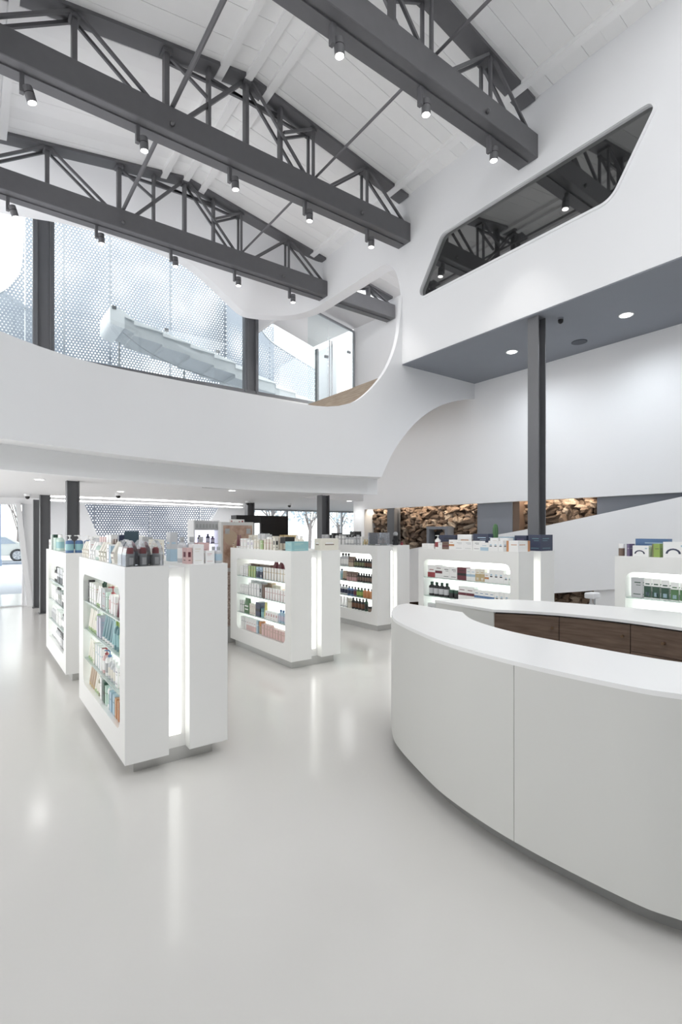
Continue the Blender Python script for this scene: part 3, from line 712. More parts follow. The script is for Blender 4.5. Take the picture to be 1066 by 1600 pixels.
def g_box(w, d, h, c1, c2, style):
    b = bmesh.new(); box(b, -d / 2, -w / 2, 0, d / 2, w / 2, h)
    e = 0.0006
    def dec(u0, u1, z0, z1, mi):
        # printed areas on the two sides that face the aisle
        for face in (0, 1):
            if face == 0:
                p = [(-d / 2 - e, -w / 2 + w * u, z) for u, z in ((u0, z0 * h), (u1, z0 * h), (u1, z1 * h), (u0, z1 * h))]
            else:
                p = [(-d / 2 + d * u, -w / 2 - e, z) for u, z in ((u0, z0 * h), (u1, z0 * h), (u1, z1 * h), (u0, z1 * h))]
            f = b.faces.new([b.verts.new(q) for q in p]); f.material_index = mi
    if style == 'band': dec(0, 1, 0.35, 0.55, 1); dec(0.2, 0.8, 0.72, 0.77, 1)
    elif style == 'low': dec(0, 1, 0.0, 0.42, 1); dec(0.2, 0.75, 0.6, 0.66, 1)
    elif style == 'patch': dec(0.25, 0.75, 0.42, 0.74, 1); dec(0.3, 0.7, 0.2, 0.25, 1)
    elif style == 'lines': dec(0.15, 0.7, 0.74, 0.79, 1); dec(0.15, 0.55, 0.62, 0.65, 1); dec(0.15, 0.8, 0.15, 0.19, 1)
    elif style == 'half': dec(0, 1, 0.05, 0.62, 1); dec(0.25, 0.75, 0.12, 0.32, 2); dec(0.2, 0.8, 0.70, 0.76, 1)
    elif style == 'edge': dec(0.8, 1, 0, 1, 1); dec(0.1, 0.6, 0.6, 0.66, 1)
    elif style == 'logo': dec(0.3, 0.7, 0.55, 0.66, 2); dec(0.25, 0.75, 0.44, 0.52, 1)
    elif style == 'arc':
        n = 8
        for i in range(n):
            a0, a1 = math.pi * i / n, math.pi * (i + 1) / n
            q = [(-d / 2 - e, 0.05 * w - math.cos(a) * r * w, h * 0.25 + math.sin(a) * r * h) for a, r in ((a0, 0.24), (a1, 0.24), (a1, 0.34), (a0, 0.34))]
            f = b.faces.new([b.verts.new(t) for t in q]); f.material_index = 1
        dec(0.08, 0.22, 0.7, 0.8, 2)
    return [(b, [pm(c1), pm(c2), pm('white' if c1 != 'white' else 'lblue')], None)]
def g_bottle(w, d, h, c1, c2, style):
    r = w / 2
    b = bmesh.new(); lathe(b, [(r * 0.94, 0), (r, h * 0.03), (r, h * 0.66), (r * 0.8, h * 0.74), (r * 0.42, h * 0.79), (r * 0.42, h * 0.83)], 12)
    c = bmesh.new(); lathe(c, [(r * 0.5, h * 0.82), (r * 0.5, h * 0.985), (r * 0.44, h)], 12)
    l = bmesh.new(); lathe(l, [(r * 1.012, h * 0.16), (r * 1.012, h * 0.56)], 12)
    return [(b, pm(c1), None), (c, pm(c2), 'cap'), (l, pm(style or 'white'), 'wrap_label')]
def g_pump(w, d, h, c1, c2, style):
    r = w / 2
    b = bmesh.new(); lathe(b, [(r * 0.94, 0), (r, h * 0.03), (r, h * 0.62), (r * 0.8, h * 0.68), (r * 0.4, h * 0.71)], 12)
    c = bmesh.new(); lathe(c, [(r * 0.45, h * 0.70), (r * 0.45, h * 0.78), (r * 0.14, h * 0.785), (r * 0.14, h * 0.92), (r * 0.36, h * 0.925), (r * 0.36, h)], 10)
    box(c, -r * 1.15, -r * 0.13, h * 0.95, 0, r * 0.13, h * 0.99)
    l = bmesh.new(); lathe(l, [(r * 1.012, h * 0.14), (r * 1.012, h * 0.5)], 12)
    return [(b, pm(c1), None), (c, pm(c2), 'pump'), (l, pm(style or 'white'), 'wrap_label')]
def g_tube(w, d, h, c1, c2, style):
    r = w / 2; b = bmesh.new(); n = 12; rings = []
    for t in (0.14, 0.3, 0.5, 0.7, 0.86, 0.97, 1.0):
        k = (t - 0.14) / 0.86; rx = r * (1 - k) + 0.003 * k; ry = r * (1 + 0.12 * k)
        rings.append([b.verts.new((rx * math.cos(6.2832 * i / n), ry * math.sin(6.2832 * i / n), h * t)) for i in range(n)])
    for A, B_ in zip(rings, rings[1:]):
        for i in range(n):
            f = b.faces.new((A[i], A[(i + 1) % n], B_[(i + 1) % n], B_[i])); f.smooth = True
    b.faces.new(rings[0][::-1]); b.faces.new(rings[-1])
    c = bmesh.new(); lathe(c, [(r * 0.9, 0), (r * 0.94, h * 0.02), (r * 0.94, h * 0.141)], n)
    return [(b, pm(c1), None), (c, pm(c2), 'cap')]
def g_jar(w, d, h, c1, c2, style):
    r = w / 2
    b = bmesh.new(); lathe(b, [(r * 0.92, 0), (r, h * 0.06), (r, h * 0.6), (r * 0.95, h * 0.64)], 14)
    c = bmesh.new(); lathe(c, [(r * 1.01, h * 0.63), (r * 1.01, h * 0.96), (r * 0.95, h)], 14)
    return [(b, pm(c1), None), (c, pm(c2), 'lid')]
def g_pouch(w, d, h, c1, c2, style):
    b = bmesh.new(); n = 6; rings = []
    for t in (0, 0.12, 0.4, 0.7, 0.93, 1.0):
        th = d / 2 * (0.9 + 0.25 * math.sin(3 * t)) * (1 - 0.93 * max(0, (t - 0.4) / 0.6) ** 1.1)
        ww = w / 2 * (1 - 0.10 * t)
        rings.append([b.verts.new(p) for p in ((-th, -ww * .8, h * t), (-th, ww * .8, h * t), (0, ww, h * t), (th, ww * .8, h * t), (th, -ww * .8, h * t), (0, -ww, h * t))])
    for A, B_ in zip(rings, rings[1:]):
        for i in range(n): b.faces.new((A[i], A[(i + 1) % n], B_[(i + 1) % n], B_[i])).smooth = True
    b.faces.new(rings[0][::-1]); b.faces.new(rings[-1])
    c = bmesh.new(); box(c, -d / 2 * 1.08, -w * 0.27, h * 0.22, -d / 2 * 1.0, w * 0.27, h * 0.52)
    return [(b, pm(c1), None), (c, pm(c2), 'front_label')]
def g_bag(w, d, h, c1, c2, style):
    """clear gabled bag, w across the end face (x), d along y"""
    def prof(s): return [(-w / 2 * s, 0.002 if s < 1 else 0), (w / 2 * s, 0.002 if s < 1 else 0), (w / 2 * s, h * 0.45 * s), (w * 0.40 * s, h * 0.70 * s), (w * 0.24 * s, h * 0.87 * s), (.003, h * s), (-.003, h * s), (-w * 0.24 * s, h * 0.87 * s), (-w * 0.40 * s, h * 0.70 * s), (-w / 2 * s, h * 0.45 * s)]
    b = bmesh.new(); prism(b, prof(1), [], 'y', -d / 2, d / 2)
    c = bmesh.new(); lathe(c, [(w * 0.40, 0.003), (w * 0.40, h * 0.40), (w * 0.30, h * 0.46), (w * 0.28, h * 0.5)], 12)
    e = bmesh.new(); lathe(e, [(w * 0.29, h * 0.48), (w * 0.29, h * 0.66), (w * 0.18, h * 0.72)], 12)
    l = bmesh.new(); box(l, -w * 0.17, -w * 0.41, h * 0.06, w * 0.17, -w * 0.395, h * 0.34)
    return [(b, M_clear, None), (c, pm(c1), 'flask'), (e, pm(c2), 'flask_cap'), (l, pm('white'), 'flask_label')]
def g_stand(w, d, h, c1, c2, style):
    """clear open tray with a coloured base band"""
    b = bmesh.new(); box(b, -d / 2, -w / 2, 0, d / 2, w / 2, h * 0.10); box(b, -d / 2, -w / 2, h * .1, -d / 2 + .004, w / 2, h); box(b, d / 2 - .004, -w / 2, h * .1, d / 2, w / 2, h); box(b, -d / 2, -w / 2, h * .1, d / 2, -w / 2 + .004, h); box(b, -d / 2, w / 2 - .004, h * .1, d / 2, w / 2, h)
    return [(b, M_clear, None)]
KIND = dict(box=g_box, bottle=g_bottle, pump=g_pump, tube=g_tube, jar=g_jar, pouch=g_pouch, bag=g_bag, tray=g_stand)
NAMEOF = dict(box='carton', bottle='bottle', pump='pump_bottle', tube='cosmetic_tube', jar='jar', pouch='pouch', bag='gift_bag', tray='acrylic_tray')
def good(kind, w, d, h, c1, c2, style, loc, label, group, rz=0.0):
    key = (kind, w, d, h, c1, c2, style)
    if key not in GOOD:
        parts = []
        for b, m, nm in KIND[kind](w, d, h, c1, c2, style):
            parts.append((mesh_of(b, nm or NAMEOF[kind], m), nm))
        GOOD[key] = parts
    parts = GOOD[key]
    o = add(NAMEOF[kind], parts[0][0], None, loc, (0, 0, rz)); tag(o, label, {'pump': 'bottle', 'bag': 'bag', 'box': 'carton', 'tray': 'tray'}.get(kind, kind), group)
    for me, nm in parts[1:]: add(nm, me, o)
    return o
CNAME = dict(lblue='pale blue', dteal='dark teal', dgreen='dark green', lgreen='pale green', mint='mint', aqua='aqua')
def look(kind, c1, c2, style, h):
    a = CNAME.get(c1, c1); c = CNAME.get(c2, c2)
    if kind == 'box': return '%s carton%s' % (a, '' if c1 == c2 else ' printed %s' % c)
    if kind == 'bottle': return '%s bottle with %s cap' % (a, c)
    if kind == 'pump': return '%s pump bottle, %s pump' % (a, c)
    if kind == 'tube': return '%s tube on %s cap' % (a, c)
    if kind == 'jar': return '%s jar, %s lid' % (a, c)
    if kind == 'pouch': return '%s pouch' % a
    if kind == 'bag': return 'clear gabled bag with %s flask' % a
    return 'clear tray'
def row(isl, z, specs, where, x=0.03, y_from=None, y_to=None, jitter=0.004, gap=0.008, order='left'):
    """set goods along the island from its far (picture left) end to its near end"""
    d = ISL[isl]; X0, Y0 = d['pos']
    yl = d['span'][1] - 0.05 if y_from is None else y_from
    yr = d['span'][0] + 0.045 if y_to is None else y_to
    if z < 0.31: yl -= 0.035; yr += 0.04      # clear of the rounded lower corners
    flat = []
    for s in specs:
        kind, n, w, h, c1, c2 = s[:6]; style = s[6] if len(s) > 6 else None; dd = s[7] if len(s) > 7 else None
        for _ in range(n): flat.append((kind, w, dd or (w if kind not in ('box', 'pouch', 'bag') else min(0.16, max(0.05, w * 0.9))), h, c1, c2, style))
    tot = sum(f[1] if f[0] != 'bag' else f[2] for f in flat); avail = yl - yr
    g = max(0.003, min(0.03, (avail - tot) / max(1, len(flat) - 1)))
    y = yl; idx = 0
    for kind, w, dd, h, c1, c2, st in flat:
        al = w if kind != 'bag' else dd
        if y - al < yr - 0.012: break
        ce = y - al / 2
        xx = x + (dd if kind != 'bag' else w) / 2 + random.uniform(0, jitter)
        lb = '%s, %s from left, %s of %s' % (look(kind, c1, c2, st, h), ORD[min(idx, 29)], where, d['name'])
        if len(lb.split()) > 16: lb = '%s %s, %s from left, %s of %s' % (CNAME.get(c1, c1), NAMEOF[kind].split('_')[-1], ORD[min(idx, 29)], where, d['name'])
        good(kind, w, dd, h, c1, c2, st, (X0 + xx, Y0 + ce, z + 0.0005), lb, '%s of the %s' % (where, d['name']), random.uniform(-0.03, 0.03) if kind in ('box', 'pouch') else 0)
        y -= al + g; idx += 1
Z1, Z2, Z3, Z4 = SHELF_Z[3], SHELF_Z[2], SHELF_Z[1], SHELF_Z[0]
bx_, bo, pu, tu, ja, po = 'box', 'bottle', 'pump', 'tube', 'jar', 'pouch'
# --- near left island
row('near_left', Z1, [(bx_, 1, .05, .19, 'black', 'grey', 'lines'), (bx_, 2, .075, .175, 'white', 'lgreen', 'lines'), (bx_, 1, .06, .17, 'white', 'pink', 'lines'), (tu, 2, .05, .17, 'white', 'lgreen'), (bx_, 1, .05, .165, 'white', 'mint', 'lines'), (bx_, 1, .13, .17, 'grey', 'red', 'lines'), (bx_, 1, .05, .15, 'mint', 'green', 'lines'), (pu, 1, .06, .205, 'white', 'red', 'pink'), (bx_, 2, .06, .145, 'white', 'pink', 'edge'), (tu, 1, .05, .17, 'maroon', 'maroon'), (bo, 1, .05, .20, 'white', 'red', 'lilac'), (bx_, 1, .06, .12, 'white', 'lilac', 'lines')], 'top shelf')
row('near_left', Z1, [(bo, 3, .06, .205, 'dgreen', 'dgreen', 'green'), (bx_, 3, .09, .19, 'cream', 'lgreen', 'lines')], 'back of top shelf', x=.14, y_to=.6)
row('near_left', Z2, [(tu, 4, .055, .19, 'cream', 'lgreen'), (bo, 1, .055, .215, 'lgreen', 'white', 'cream'), (bx_, 2, .075, .17, 'lilac', 'lblue', 'lines'), (tu, 4, .07, .20, 'teal', 'white'), (tu, 1, .05, .20, 'aqua', 'white'), (bo, 2, .055, .22, 'teal', 'lime', 'aqua'), (pu, 1, .06, .215, 'lgreen', 'lime', 'mint'), (bo, 1, .065, .19, 'olive', 'white', 'cream')], 'second shelf')
row('near_left', Z2, [(bo, 5, .06, .225, 'mint', 'lgreen', 'white')], 'back of second shelf', x=.15, y_to=.8)
row('near_left', Z3, [(tu, 3, .05, .18, 'cream', 'lgreen'), (bx_, 1, .06, .18, 'cream', 'lgreen', 'lines'), (bx_, 3, .065, .19, 'white', 'lblue', 'edge'), (pu, 1, .065, .21, 'pink', 'red', 'white'), (pu, 1, .07, .21, 'white', 'blue', 'grey'), (bo, 3, .06, .165, 'silver', 'white', 'cream'), (bx_, 1, .08, .15, 'white', 'navy', 'lines'), (bo, 1, .05, .19, 'cream', 'blue', 'white')], 'third shelf')
row('near_left', Z4, [(tu, 3, .06, .19, 'tan', 'gold'), (tu, 2, .06, .18, 'cream', 'lgreen'), (bo, 1, .07, .20, 'olive', 'grey', 'cream'), (bx_, 1, .07, .18, 'white', 'grey', 'lines'), (bx_, 1, .07, .17, 'dgreen', 'black', 'band'), (bx_, 1, .05, .15, 'mint', 'green', 'edge'), (pu, 1, .07, .22, 'white', 'lblue', 'mint'), (bx_, 2, .075, .15, 'lblue', 'teal', 'edge'), (bx_, 3, .055, .145, 'orange', 'gold', 'edge')], 'bottom shelf')
T = HT
row('near_left', T, [(po, 4, .07, .15, 'cream', 'tan'), (bx_, 1, .05, .16, 'white', 'pink', 'lines'), (po, 2, .08, .15, 'white', 'grey'), (bo, 2, .06, .15, 'mint', 'white', 'white'), (po, 3, .085, .155, 'cream', 'olive'), (bx_, 1, .07, .14, 'white', 'navy', 'lines'), (bx_, 1, .05, .13, 'lblue', 'blue', 'edge'), (po, 1, .10, .165, 'cream', 'brown')], 'top', x=.02, y_from=1.77, y_to=.42)
row('near_left', T, [(bx_, 3, .07, .19, 'pink', 'rose', 'low'), (bx_, 2, .09, .21, 'white', 'pink', 'low'), (bx_, 2, .07, .175, 'brown', 'black', 'low'), (bx_, 1, .06, .21, 'navy', 'grey', 'lines')], 'back of top', x=.17, y_from=1.75, y_to=.75)
ni = ISL['near_left']['pos']
for i in range(3):
    good('bag', .082, .10, .18, 'grey', 'red', None, (ni[0] + .048 + .0865 * i, ni[1] + .06, T + .001), 'clear gabled bag with dark flask, %s of three at the near left island end' % ORD[i], 'gabled bags on the near left island')
good('bag', .085, .12, .185, 'silver', 'pink', None, (ni[0] + .05, ni[1] + .19, T + .001), 'clear gabled bag with pale flask behind the front row of bags', 'bag')
good('bag', .085, .12, .18, 'cream', 'pink', None, (ni[0] + .15, ni[1] + .20, T + .001), 'clear gabled bag with cream flask behind the front row of bags', 'bag')
b = bmesh.new(); box(b, -.012, -.055, 0, .012, .055, .245); box(b, -.05, -.05, 0, .05, .05, .01)
tag(obj('display_board', b, pm('dteal'), None, (ni[0] + .22, ni[1] + .72, T + .0005), (0, 0, math.radians(75))), 'dark teal display board standing behind the gabled bags', 'board')
row('near_left', T, [(bx_, 2, .08, .20, 'white', 'cream', 'lines'), (bo, 3, .08, .19, 'silver', 'grey', 'white'), (bx_, 2, .09, .17, 'cream', 'gold', 'lines')], 'rear block back', x=.47, y_from=1.7, y_to=.66)
for i, (x, y, w, h, c1, c2, st) in enumerate(((.485, .52, .06, .235, 'silver', 'lblue', 'low'), (.472, .12, .04, .12, 'pink', 'maroon', 'patch'), (.535, .10, .08, .145, 'white', 'cream', 'lines'), (.625, .10, .07, .095, 'white', 'pink', 'lines'))):
    good('box', .10, w, h, c1, c2, st, (ni[0] + x, ni[1] + y, T + .0005), '%s, %s from left, rear block end of near left island' % (look('box', c1, c2, st, h), ORD[i]), 'cartons on the rear block of the near left island')
good('box', .09, .09, .155, 'pink', 'rose', 'low', (ni[0] + .635, ni[1] + .25, T + .0005), 'pink carton behind the white one, rear block of the near left island', 'carton')
for i in range(2):
    good('bottle', .055, .055, .125, 'silver', 'grey', 'lblue', (ni[0] + .695 - .01 * i, ni[1] + .06 + .075 * i, T + .0005), 'pale bottle with grey cap, %s from the corner of the near left island' % ORD[i], 'pale bottles at the corner of the near left island')
for i in range(3):
    good('bottle', .07, .07, .20, 'silver', 'grey', 'white', (ni[0] + .50 + .078 * i, ni[1] + .32, T + .0005), 'silver bottle with grey cap, %s of three on the near left island' % ORD[i], 'silver bottles on the near left island')
# --- far left island
row('far_left', Z1, [(bx_, 3, .08, .17, 'white', 'grey', 'lines'), (bo, 3, .06, .18, 'black', 'black', 'white'), (bx_, 4, .09, .18, 'silver', 'black', 'low'), (bx_, 3, .08, .15, 'white', 'black', 'lines')], 'top shelf')
row('far_left', Z2, [(bx_, 4, .08, .19, 'white', 'grey', 'lines'), (bo, 3, .06, .18, 'silver', 'black', 'white'), (bx_, 3, .09, .16, 'grey', 'olive', 'patch'), (bx_, 4, .07, .14, 'white', 'black', 'low')], 'second shelf')
row('far_left', Z3, [(bo, 5, .06, .17, 'silver', 'white', 'grey'), (bx_, 4, .08, .17, 'white', 'grey', 'edge'), (bo, 4, .06, .17, 'grey', 'black', 'white')], 'third shelf')
row('far_left', Z4, [(tu, 4, .06, .17, 'white', 'grey'), (bo, 5, .06, .17, 'silver', 'black', 'white'), (bx_, 4, .07, .18, 'black', 'silver', 'half')], 'bottom shelf')
row('far_left', T, [(bx_, 2, .08, .13, 'white', 'maroon', 'patch'), (bx_, 1, .06, .20, 'white', 'grey', 'lines'), (bx_, 1, .12, .20, 'dgreen', 'green', 'edge'), (bx_, 2, .09, .16, 'mint', 'white', 'lines'), (bo, 2, .08, .20, 'mint', 'white', 'aqua')], 'top', x=.02, y_from=1.7, y_to=.3)
fl = ISL['far_left']['pos']
for i in range(3):
    good('pump', .085, .085, .20, 'blue', 'white', 'aqua', (fl[0] + .05 + .095 * i, fl[1] + .08, T + .0005), 'blue pump bottle with white pump, %s from left on the far left island' % ORD[i], 'blue pump bottles on the far left island')
row('far_left', T, [(bx_, 3, .09, .17, 'white', 'pink', 'lines'), (bo, 3, .07, .19, 'silver', 'white', 'grey')], 'rear block top', x=.47, y_from=1.5, y_to=.1)
# --- middle island
row('middle', Z1, [(bx_, 1, .10, .14, 'white', 'cream', 'lines'), (bx_, 2, .05, .175, 'white', 'grey', 'lines'), (bx_, 3, .05, .15, 'lgreen', 'yellow', 'edge'), (bx_, 2, .075, .15, 'lblue', 'navy', 'half'), (bx_, 8, .05, .155, 'white', 'gold', 'edge')], 'top shelf')
row('middle', Z1, [(bx_, 2, .30, .175, 'brown', 'tan', 'band', .1), (po, 3, .12, .225, 'maroon', 'red')], 'back of top shelf', x=.13, y_from=1.42, y_to=.35)
row('middle', Z2, [(bx_, 4, .055, .13, 'white', 'grey', 'lines'), (bx_, 4, .065, .17, 'white', 'silver', 'edge'), (bx_, 1, .07, .16, 'grey', 'black', 'patch'), (bx_, 1, .05, .18, 'brown', 'amber', 'edge'), (bx_, 8, .055, .145, 'white', 'rose', 'edge')], 'second shelf')
row('middle', Z2, [(bx_, 3, .14, .19, 'silver', 'white', 'band', .08), (bx_, 1, .1, .19, 'tan', 'amber', 'low', .08), (bx_, 2, .1, .17, 'cream', 'orange', 'patch', .08)], 'back of second shelf', x=.15, y_from=1.4, y_to=.2)
row('middle', Z3, [(bx_, 2, .055, .17, 'white', 'dgreen', 'edge'), (po, 1, .18, .21, 'green', 'white', None, .05), (bx_, 3, .055, .15, 'cream', 'rose', 'lines'), (bx_, 1, .13, .19, 'navy', 'black', 'band'), (ja, 1, .08, .12, 'aqua', 'teal'), (tu, 1, .06, .21, 'yellow', 'cream'), (bx_, 5, .06, .11, 'white', 'rose', 'patch'), (bo, 3, .06, .16, 'lblue', 'blue', 'lilac')], 'third shelf')
row('middle', Z4, [(bx_, 3, .055, .17, 'white', 'grey', 'edge'), (bx_, 4, .07, .17, 'white', 'pink', 'low'), (bx_, 1, .06, .17, 'lblue', 'white', 'edge'), (ja, 1, .09, .17, 'tan', 'orange'), (bx_, 3, .075, .15, 'pink', 'tan', 'edge'), (bx_, 5, .07, .13, 'pink', 'tan', 'edge')], 'bottom shelf')
row('middle', T, [(po, 1, .09, .12, 'tan', 'brown'), (tu, 2, .045, .19, 'maroon', 'white'), (bx_, 2, .08, .14, 'white', 'pink', 'lines'), (bx_, 2, .08, .12, 'white', 'lilac', 'patch'), (bx_, 2, .06, .13, 'cream', 'gold', 'lines'), (bx_, 1, .08, .12, 'lgreen', 'cream', 'edge'), (bx_, 3, .055, .14, 'cream', 'rose', 'edge'), (bx_, 1, .06, .16, 'cream', 'black', 'patch')], 'top', x=.02, y_from=1.76, y_to=.3)
row('middle', T, [(bx_, 2, .12, .19, 'cream', 'grey', 'lines'), (bx_, 2, .09, .21, 'silver', 'white', 'edge'), (bo, 2, .06, .20, 'white', 'grey', 'lilac'), (ja, 2, .09, .15, 'grey', 'black'), (bx_, 2, .08, .17, 'cream', 'tan', 'edge')], 'back of top', x=.16, y_from=1.5, y_to=.4)
mi_ = ISL['middle']['pos']
good('box', .16, .24, .115, 'aqua', 'mint', 'lines', (mi_[0] + .155, mi_[1] + .12, T + .0005), 'low aqua carton at the near corner of the middle island', 'carton')
b = bmesh.new(); box(b, -.08, -.05, .09, .08, .05, .17); box(b, -.012, -.012, .01, .012, .012, .09); box(b, -.05, -.04, 0, .05, .04, .01)
tag(obj('tester_block', b, M_black, None, (mi_[0] + .14, mi_[1] + .33, T + .07), (0, 0, .2)), 'black tester block on a foot behind the aqua carton', 'tester').location.z = T + .0005
good('box', .14, .285, .15, 'cream', 'brown', 'logo', (mi_[0] + .592, mi_[1] + .10, T + .0005), 'wide cream carton with dark marks on the near end of the middle island', 'carton')
row('middle', T, [(bx_, 3, .12, .17, 'cream', 'gold', 'low'), (bx_, 3, .10, .19, 'gold', 'cream', 'band'), (bo, 2, .08, .18, 'cream', 'white', 'white')], 'rear block', x=.48, y_from=1.6, y_to=.25)
# --- dark bottle island
row('rear_right', Z1, [(bx_, 2, .09, .17, 'black', 'grey', 'lines'), (bx_, 2, .08, .16, 'silver', 'black', 'lines'), (bo, 3, .085, .235, 'silver', 'black', 'white'), (bx_, 2, .07, .18, 'brown', 'tan', 'low'), (bo, 4, .07, .155, 'black', 'black', 'olive'), (bo, 3, .07, .155, 'black', 'black', 'amber')], 'top shelf', gap=.004)
row('rear_right', Z2, [(bo, 2, .07, .18, 'lblue', 'black', 'white'), (bo, 3, .075, .20, 'lblue', 'navy', 'aqua'), (tu, 2, .065, .17, 'tan', 'black'), (bx_, 4, .065, .165, 'brown', 'rose', 'low'), (bo, 6, .062, .155, 'black', 'black', 'brown')], 'second shelf')
row('rear_right', Z3, [(bo, 6, .072, .18, 'silver', 'black', 'navy'), (bo, 2, .065, .165, 'blue', 'black', 'navy'), (bo, 1, .065, .165, 'purple', 'black', 'maroon'), (bo, 2, .07, .165, 'green', 'black', 'lime'), (bo, 3, .07, .165, 'orange', 'black', 'orange')], 'third shelf')
row('rear_right', Z4, [(tu, 6, .07, .19, 'white', 'silver'), (bx_, 1, .07, .18, 'cream', 'olive', 'edge'), (bo, 4, .07, .20, 'black', 'black', 'amber'), (bo, 1, .07, .22, 'dgreen', 'black', 'black'), (ja, 1, .085, .09, 'brown', 'black')], 'bottom shelf')
row('rear_right', T, [(bx_, 2, .10, .18, 'silver', 'grey', 'lines'), (bx_, 2, .07, .17, 'black', 'silver', 'edge'), (bx_, 3, .08, .16, 'white', 'black', 'edge'), (bo, 3, .065, .17, 'silver', 'black', 'white'), (bx_, 2, .07, .15, 'silver', 'black', 'lines'), (bx_, 1, .05, .15, 'white', 'cream', 'lines'), (tu, 2, .045, .10, 'gold', 'white')], 'top', x=.02, y_from=1.72, y_to=.3)
row('rear_right', T, [(bx_, 2, .10, .21, 'black', 'grey', 'lines'), (bx_, 2, .14, .19, 'grey', 'silver', 'edge'), (bx_, 1, .16, .24, 'black', 'grey', 'patch')], 'back of top', x=.17, y_from=1.6, y_to=.5)
rr = ISL['rear_right']['pos']
good('tray', .26, .27, .22, 'grey', 'grey', None, (rr[0] + .155, rr[1] + .15, T + .0005), 'clear acrylic tray of dark bottles at the near end of the dark bottle island', 'tray')
for i in range(5):
    good('bottle', .045, .045, .11, 'amber' if i % 2 else 'black', 'black', 'brown', (rr[0] + .055 + .05 * i, rr[1] + .10, T + .024), 'small dark bottle, %s from left in the clear tray' % ORD[i], 'small bottles in the clear tray')
good('box', .12, .20, .06, 'olive', 'lgreen', 'patch', (rr[0] + .15, rr[1] + .34, T + .20), 'flat olive box behind the clear tray on the dark bottle island', 'box').location = (rr[0] + .15, rr[1] + .42, T + .0005)
fig = empty('figurine', (rr[0] + .50, rr[1] + .10, T + .0005), 'small dark figurine on the rear block of the dark bottle island', 'figurine')
b = bmesh.new(); lathe(b, [(.05, 0), (.055, .02), (.04, .07), (.05, .11), (.045, .15), (.02, .165)], 12); obj('body', b, M_black, fig)
b = bmesh.new(); bmesh.ops.create_uvsphere(b, u_segments=10, v_segments=8, radius=.042); obj('head', b, pm('grey'), fig, (0, 0, .195), smooth=True)
for s_ in (-1, 1):
    b = bmesh.new(); bar(b, (.03 * s_, 0, .13), (.08 * s_, -.02, .07), .03, n=8); obj('arm', b, M_black, fig)
good('jar', .05, .05, .06, 'red', 'maroon', None, (rr[0] + .63, rr[1] + .08, T + .0005), 'tiny red jar beside the dark figurine', 'jar')
# --- island behind the counter
row('behind_counter', Z1, [(bx_, 1, .14, .165, 'white', 'red', 'low', .09), (bx_, 1, .13, .175, 'white', 'maroon', 'band', .09), (bx_, 2, .13, .16, 'white', 'black', 'lines', .09), (bx_, 1, .15, .165, 'maroon', 'black', 'band', .09), (bx_, 2, .07, .155, 'white', 'lblue', 'band'), (bx_, 2, .07, .16, 'cream', 'gold', 'half'), (bx_, 1, .06, .12, 'white', 'orange', 'band'), (bx_, 3, .07, .165, 'white', 'black', 'logo'), (bx_, 2, .065, .12, 'white', 'black', 'logo')], 'top shelf')
row('behind_counter', Z2, [(bo, 4, .09, .19, 'black', 'dgreen', 'silver'), (ja, 2, .09, .11, 'black', 'dgreen'), (bx_, 2, .13, .175, 'white', 'maroon', 'band', .09), (bx_, 4, .075, .15, 'white', 'blue', 'band'), (bx_, 5, .068, .155, 'white', 'black', 'logo')], 'second shelf')
row('behind_counter', Z3, [(bx_, 2, .13, .16, 'silver', 'grey', 'patch', .06), (bx_, 3, .09, .18, 'white', 'grey', 'lines')], 'third shelf', y_to=.5)
row('behind_counter', T, [(bx_, 2, .11, .07, 'white', 'cream', 'lines'), (pu, 1, .08, .19, 'white', 'white', 'red'), (bx_, 1, .07, .09, 'white', 'grey', 'lines'), (bx_, 1, .12, .10, 'brown', 'maroon', 'band'), (bx_, 1, .09, .13, 'white', 'orange', 'band'), (bx_, 2, .15, .12, 'white', 'grey', 'lines', .1), (bx_, 1, .12, .12, 'white', 'black', 'lines', .1), (bx_, 1, .12, .10, 'white', 'lblue', 'low', .1), (bx_, 4, .07, .125, 'white', 'black', 'logo', .08), (bx_, 1, .05, .10, 'olive', 'lgreen', 'edge')], 'top', x=.02, y_from=1.6, y_to=.2)
row('behind_counter', T, [(bx_, 1, .30, .19, 'navy', 'black', 'lines', .1), (bx_, 1, .24, .20, 'white', 'orange', 'low', .1), (bx_, 1, .24, .21, 'navy', 'lblue', 'lines', .1), (bx_, 2, .12, .16, 'white', 'tan', 'lines', .1)], 'back of top', x=.16, y_from=1.4, y_to=.25)
bc = ISL['behind_counter']['pos']
good('box', .16, .24, .13, 'white', 'orange', 'edge', (bc[0] + .15, bc[1] + .11, T + .0005), 'white carton with orange edge at the near corner behind the counter', 'carton')
good('box', .17, .26, .20, 'navy', 'teal', 'lines', (bc[0] + .60, bc[1] + .10, T + .0005), 'navy gift box at the near end of the rear block behind the counter', 'carton')
good('box', .17, .22, .19, 'navy', 'purple', 'band', (bc[0] + .58, bc[1] + .30, T + .0005), 'navy gift box with purple band behind the first one', 'carton')
good('box', .17, .22, .17, 'lblue', 'blue', 'low', (bc[0] + .58, bc[1] + .55, T + .0005), 'pale blue gift box at the foot of the cactus', 'carton')
cac = empty('potted_cactus', (bc[0] + .60, bc[1] + .78, T + .0005), 'green column cactus in a small pot on the island behind the counter', 'plant')
b = bmesh.new(); lathe(b, [(.045, 0), (.06, .09), (.055, .095)], 14); obj('pot', b, pm('white'), cac)
b = bmesh.new(); nn = 16; rings = []
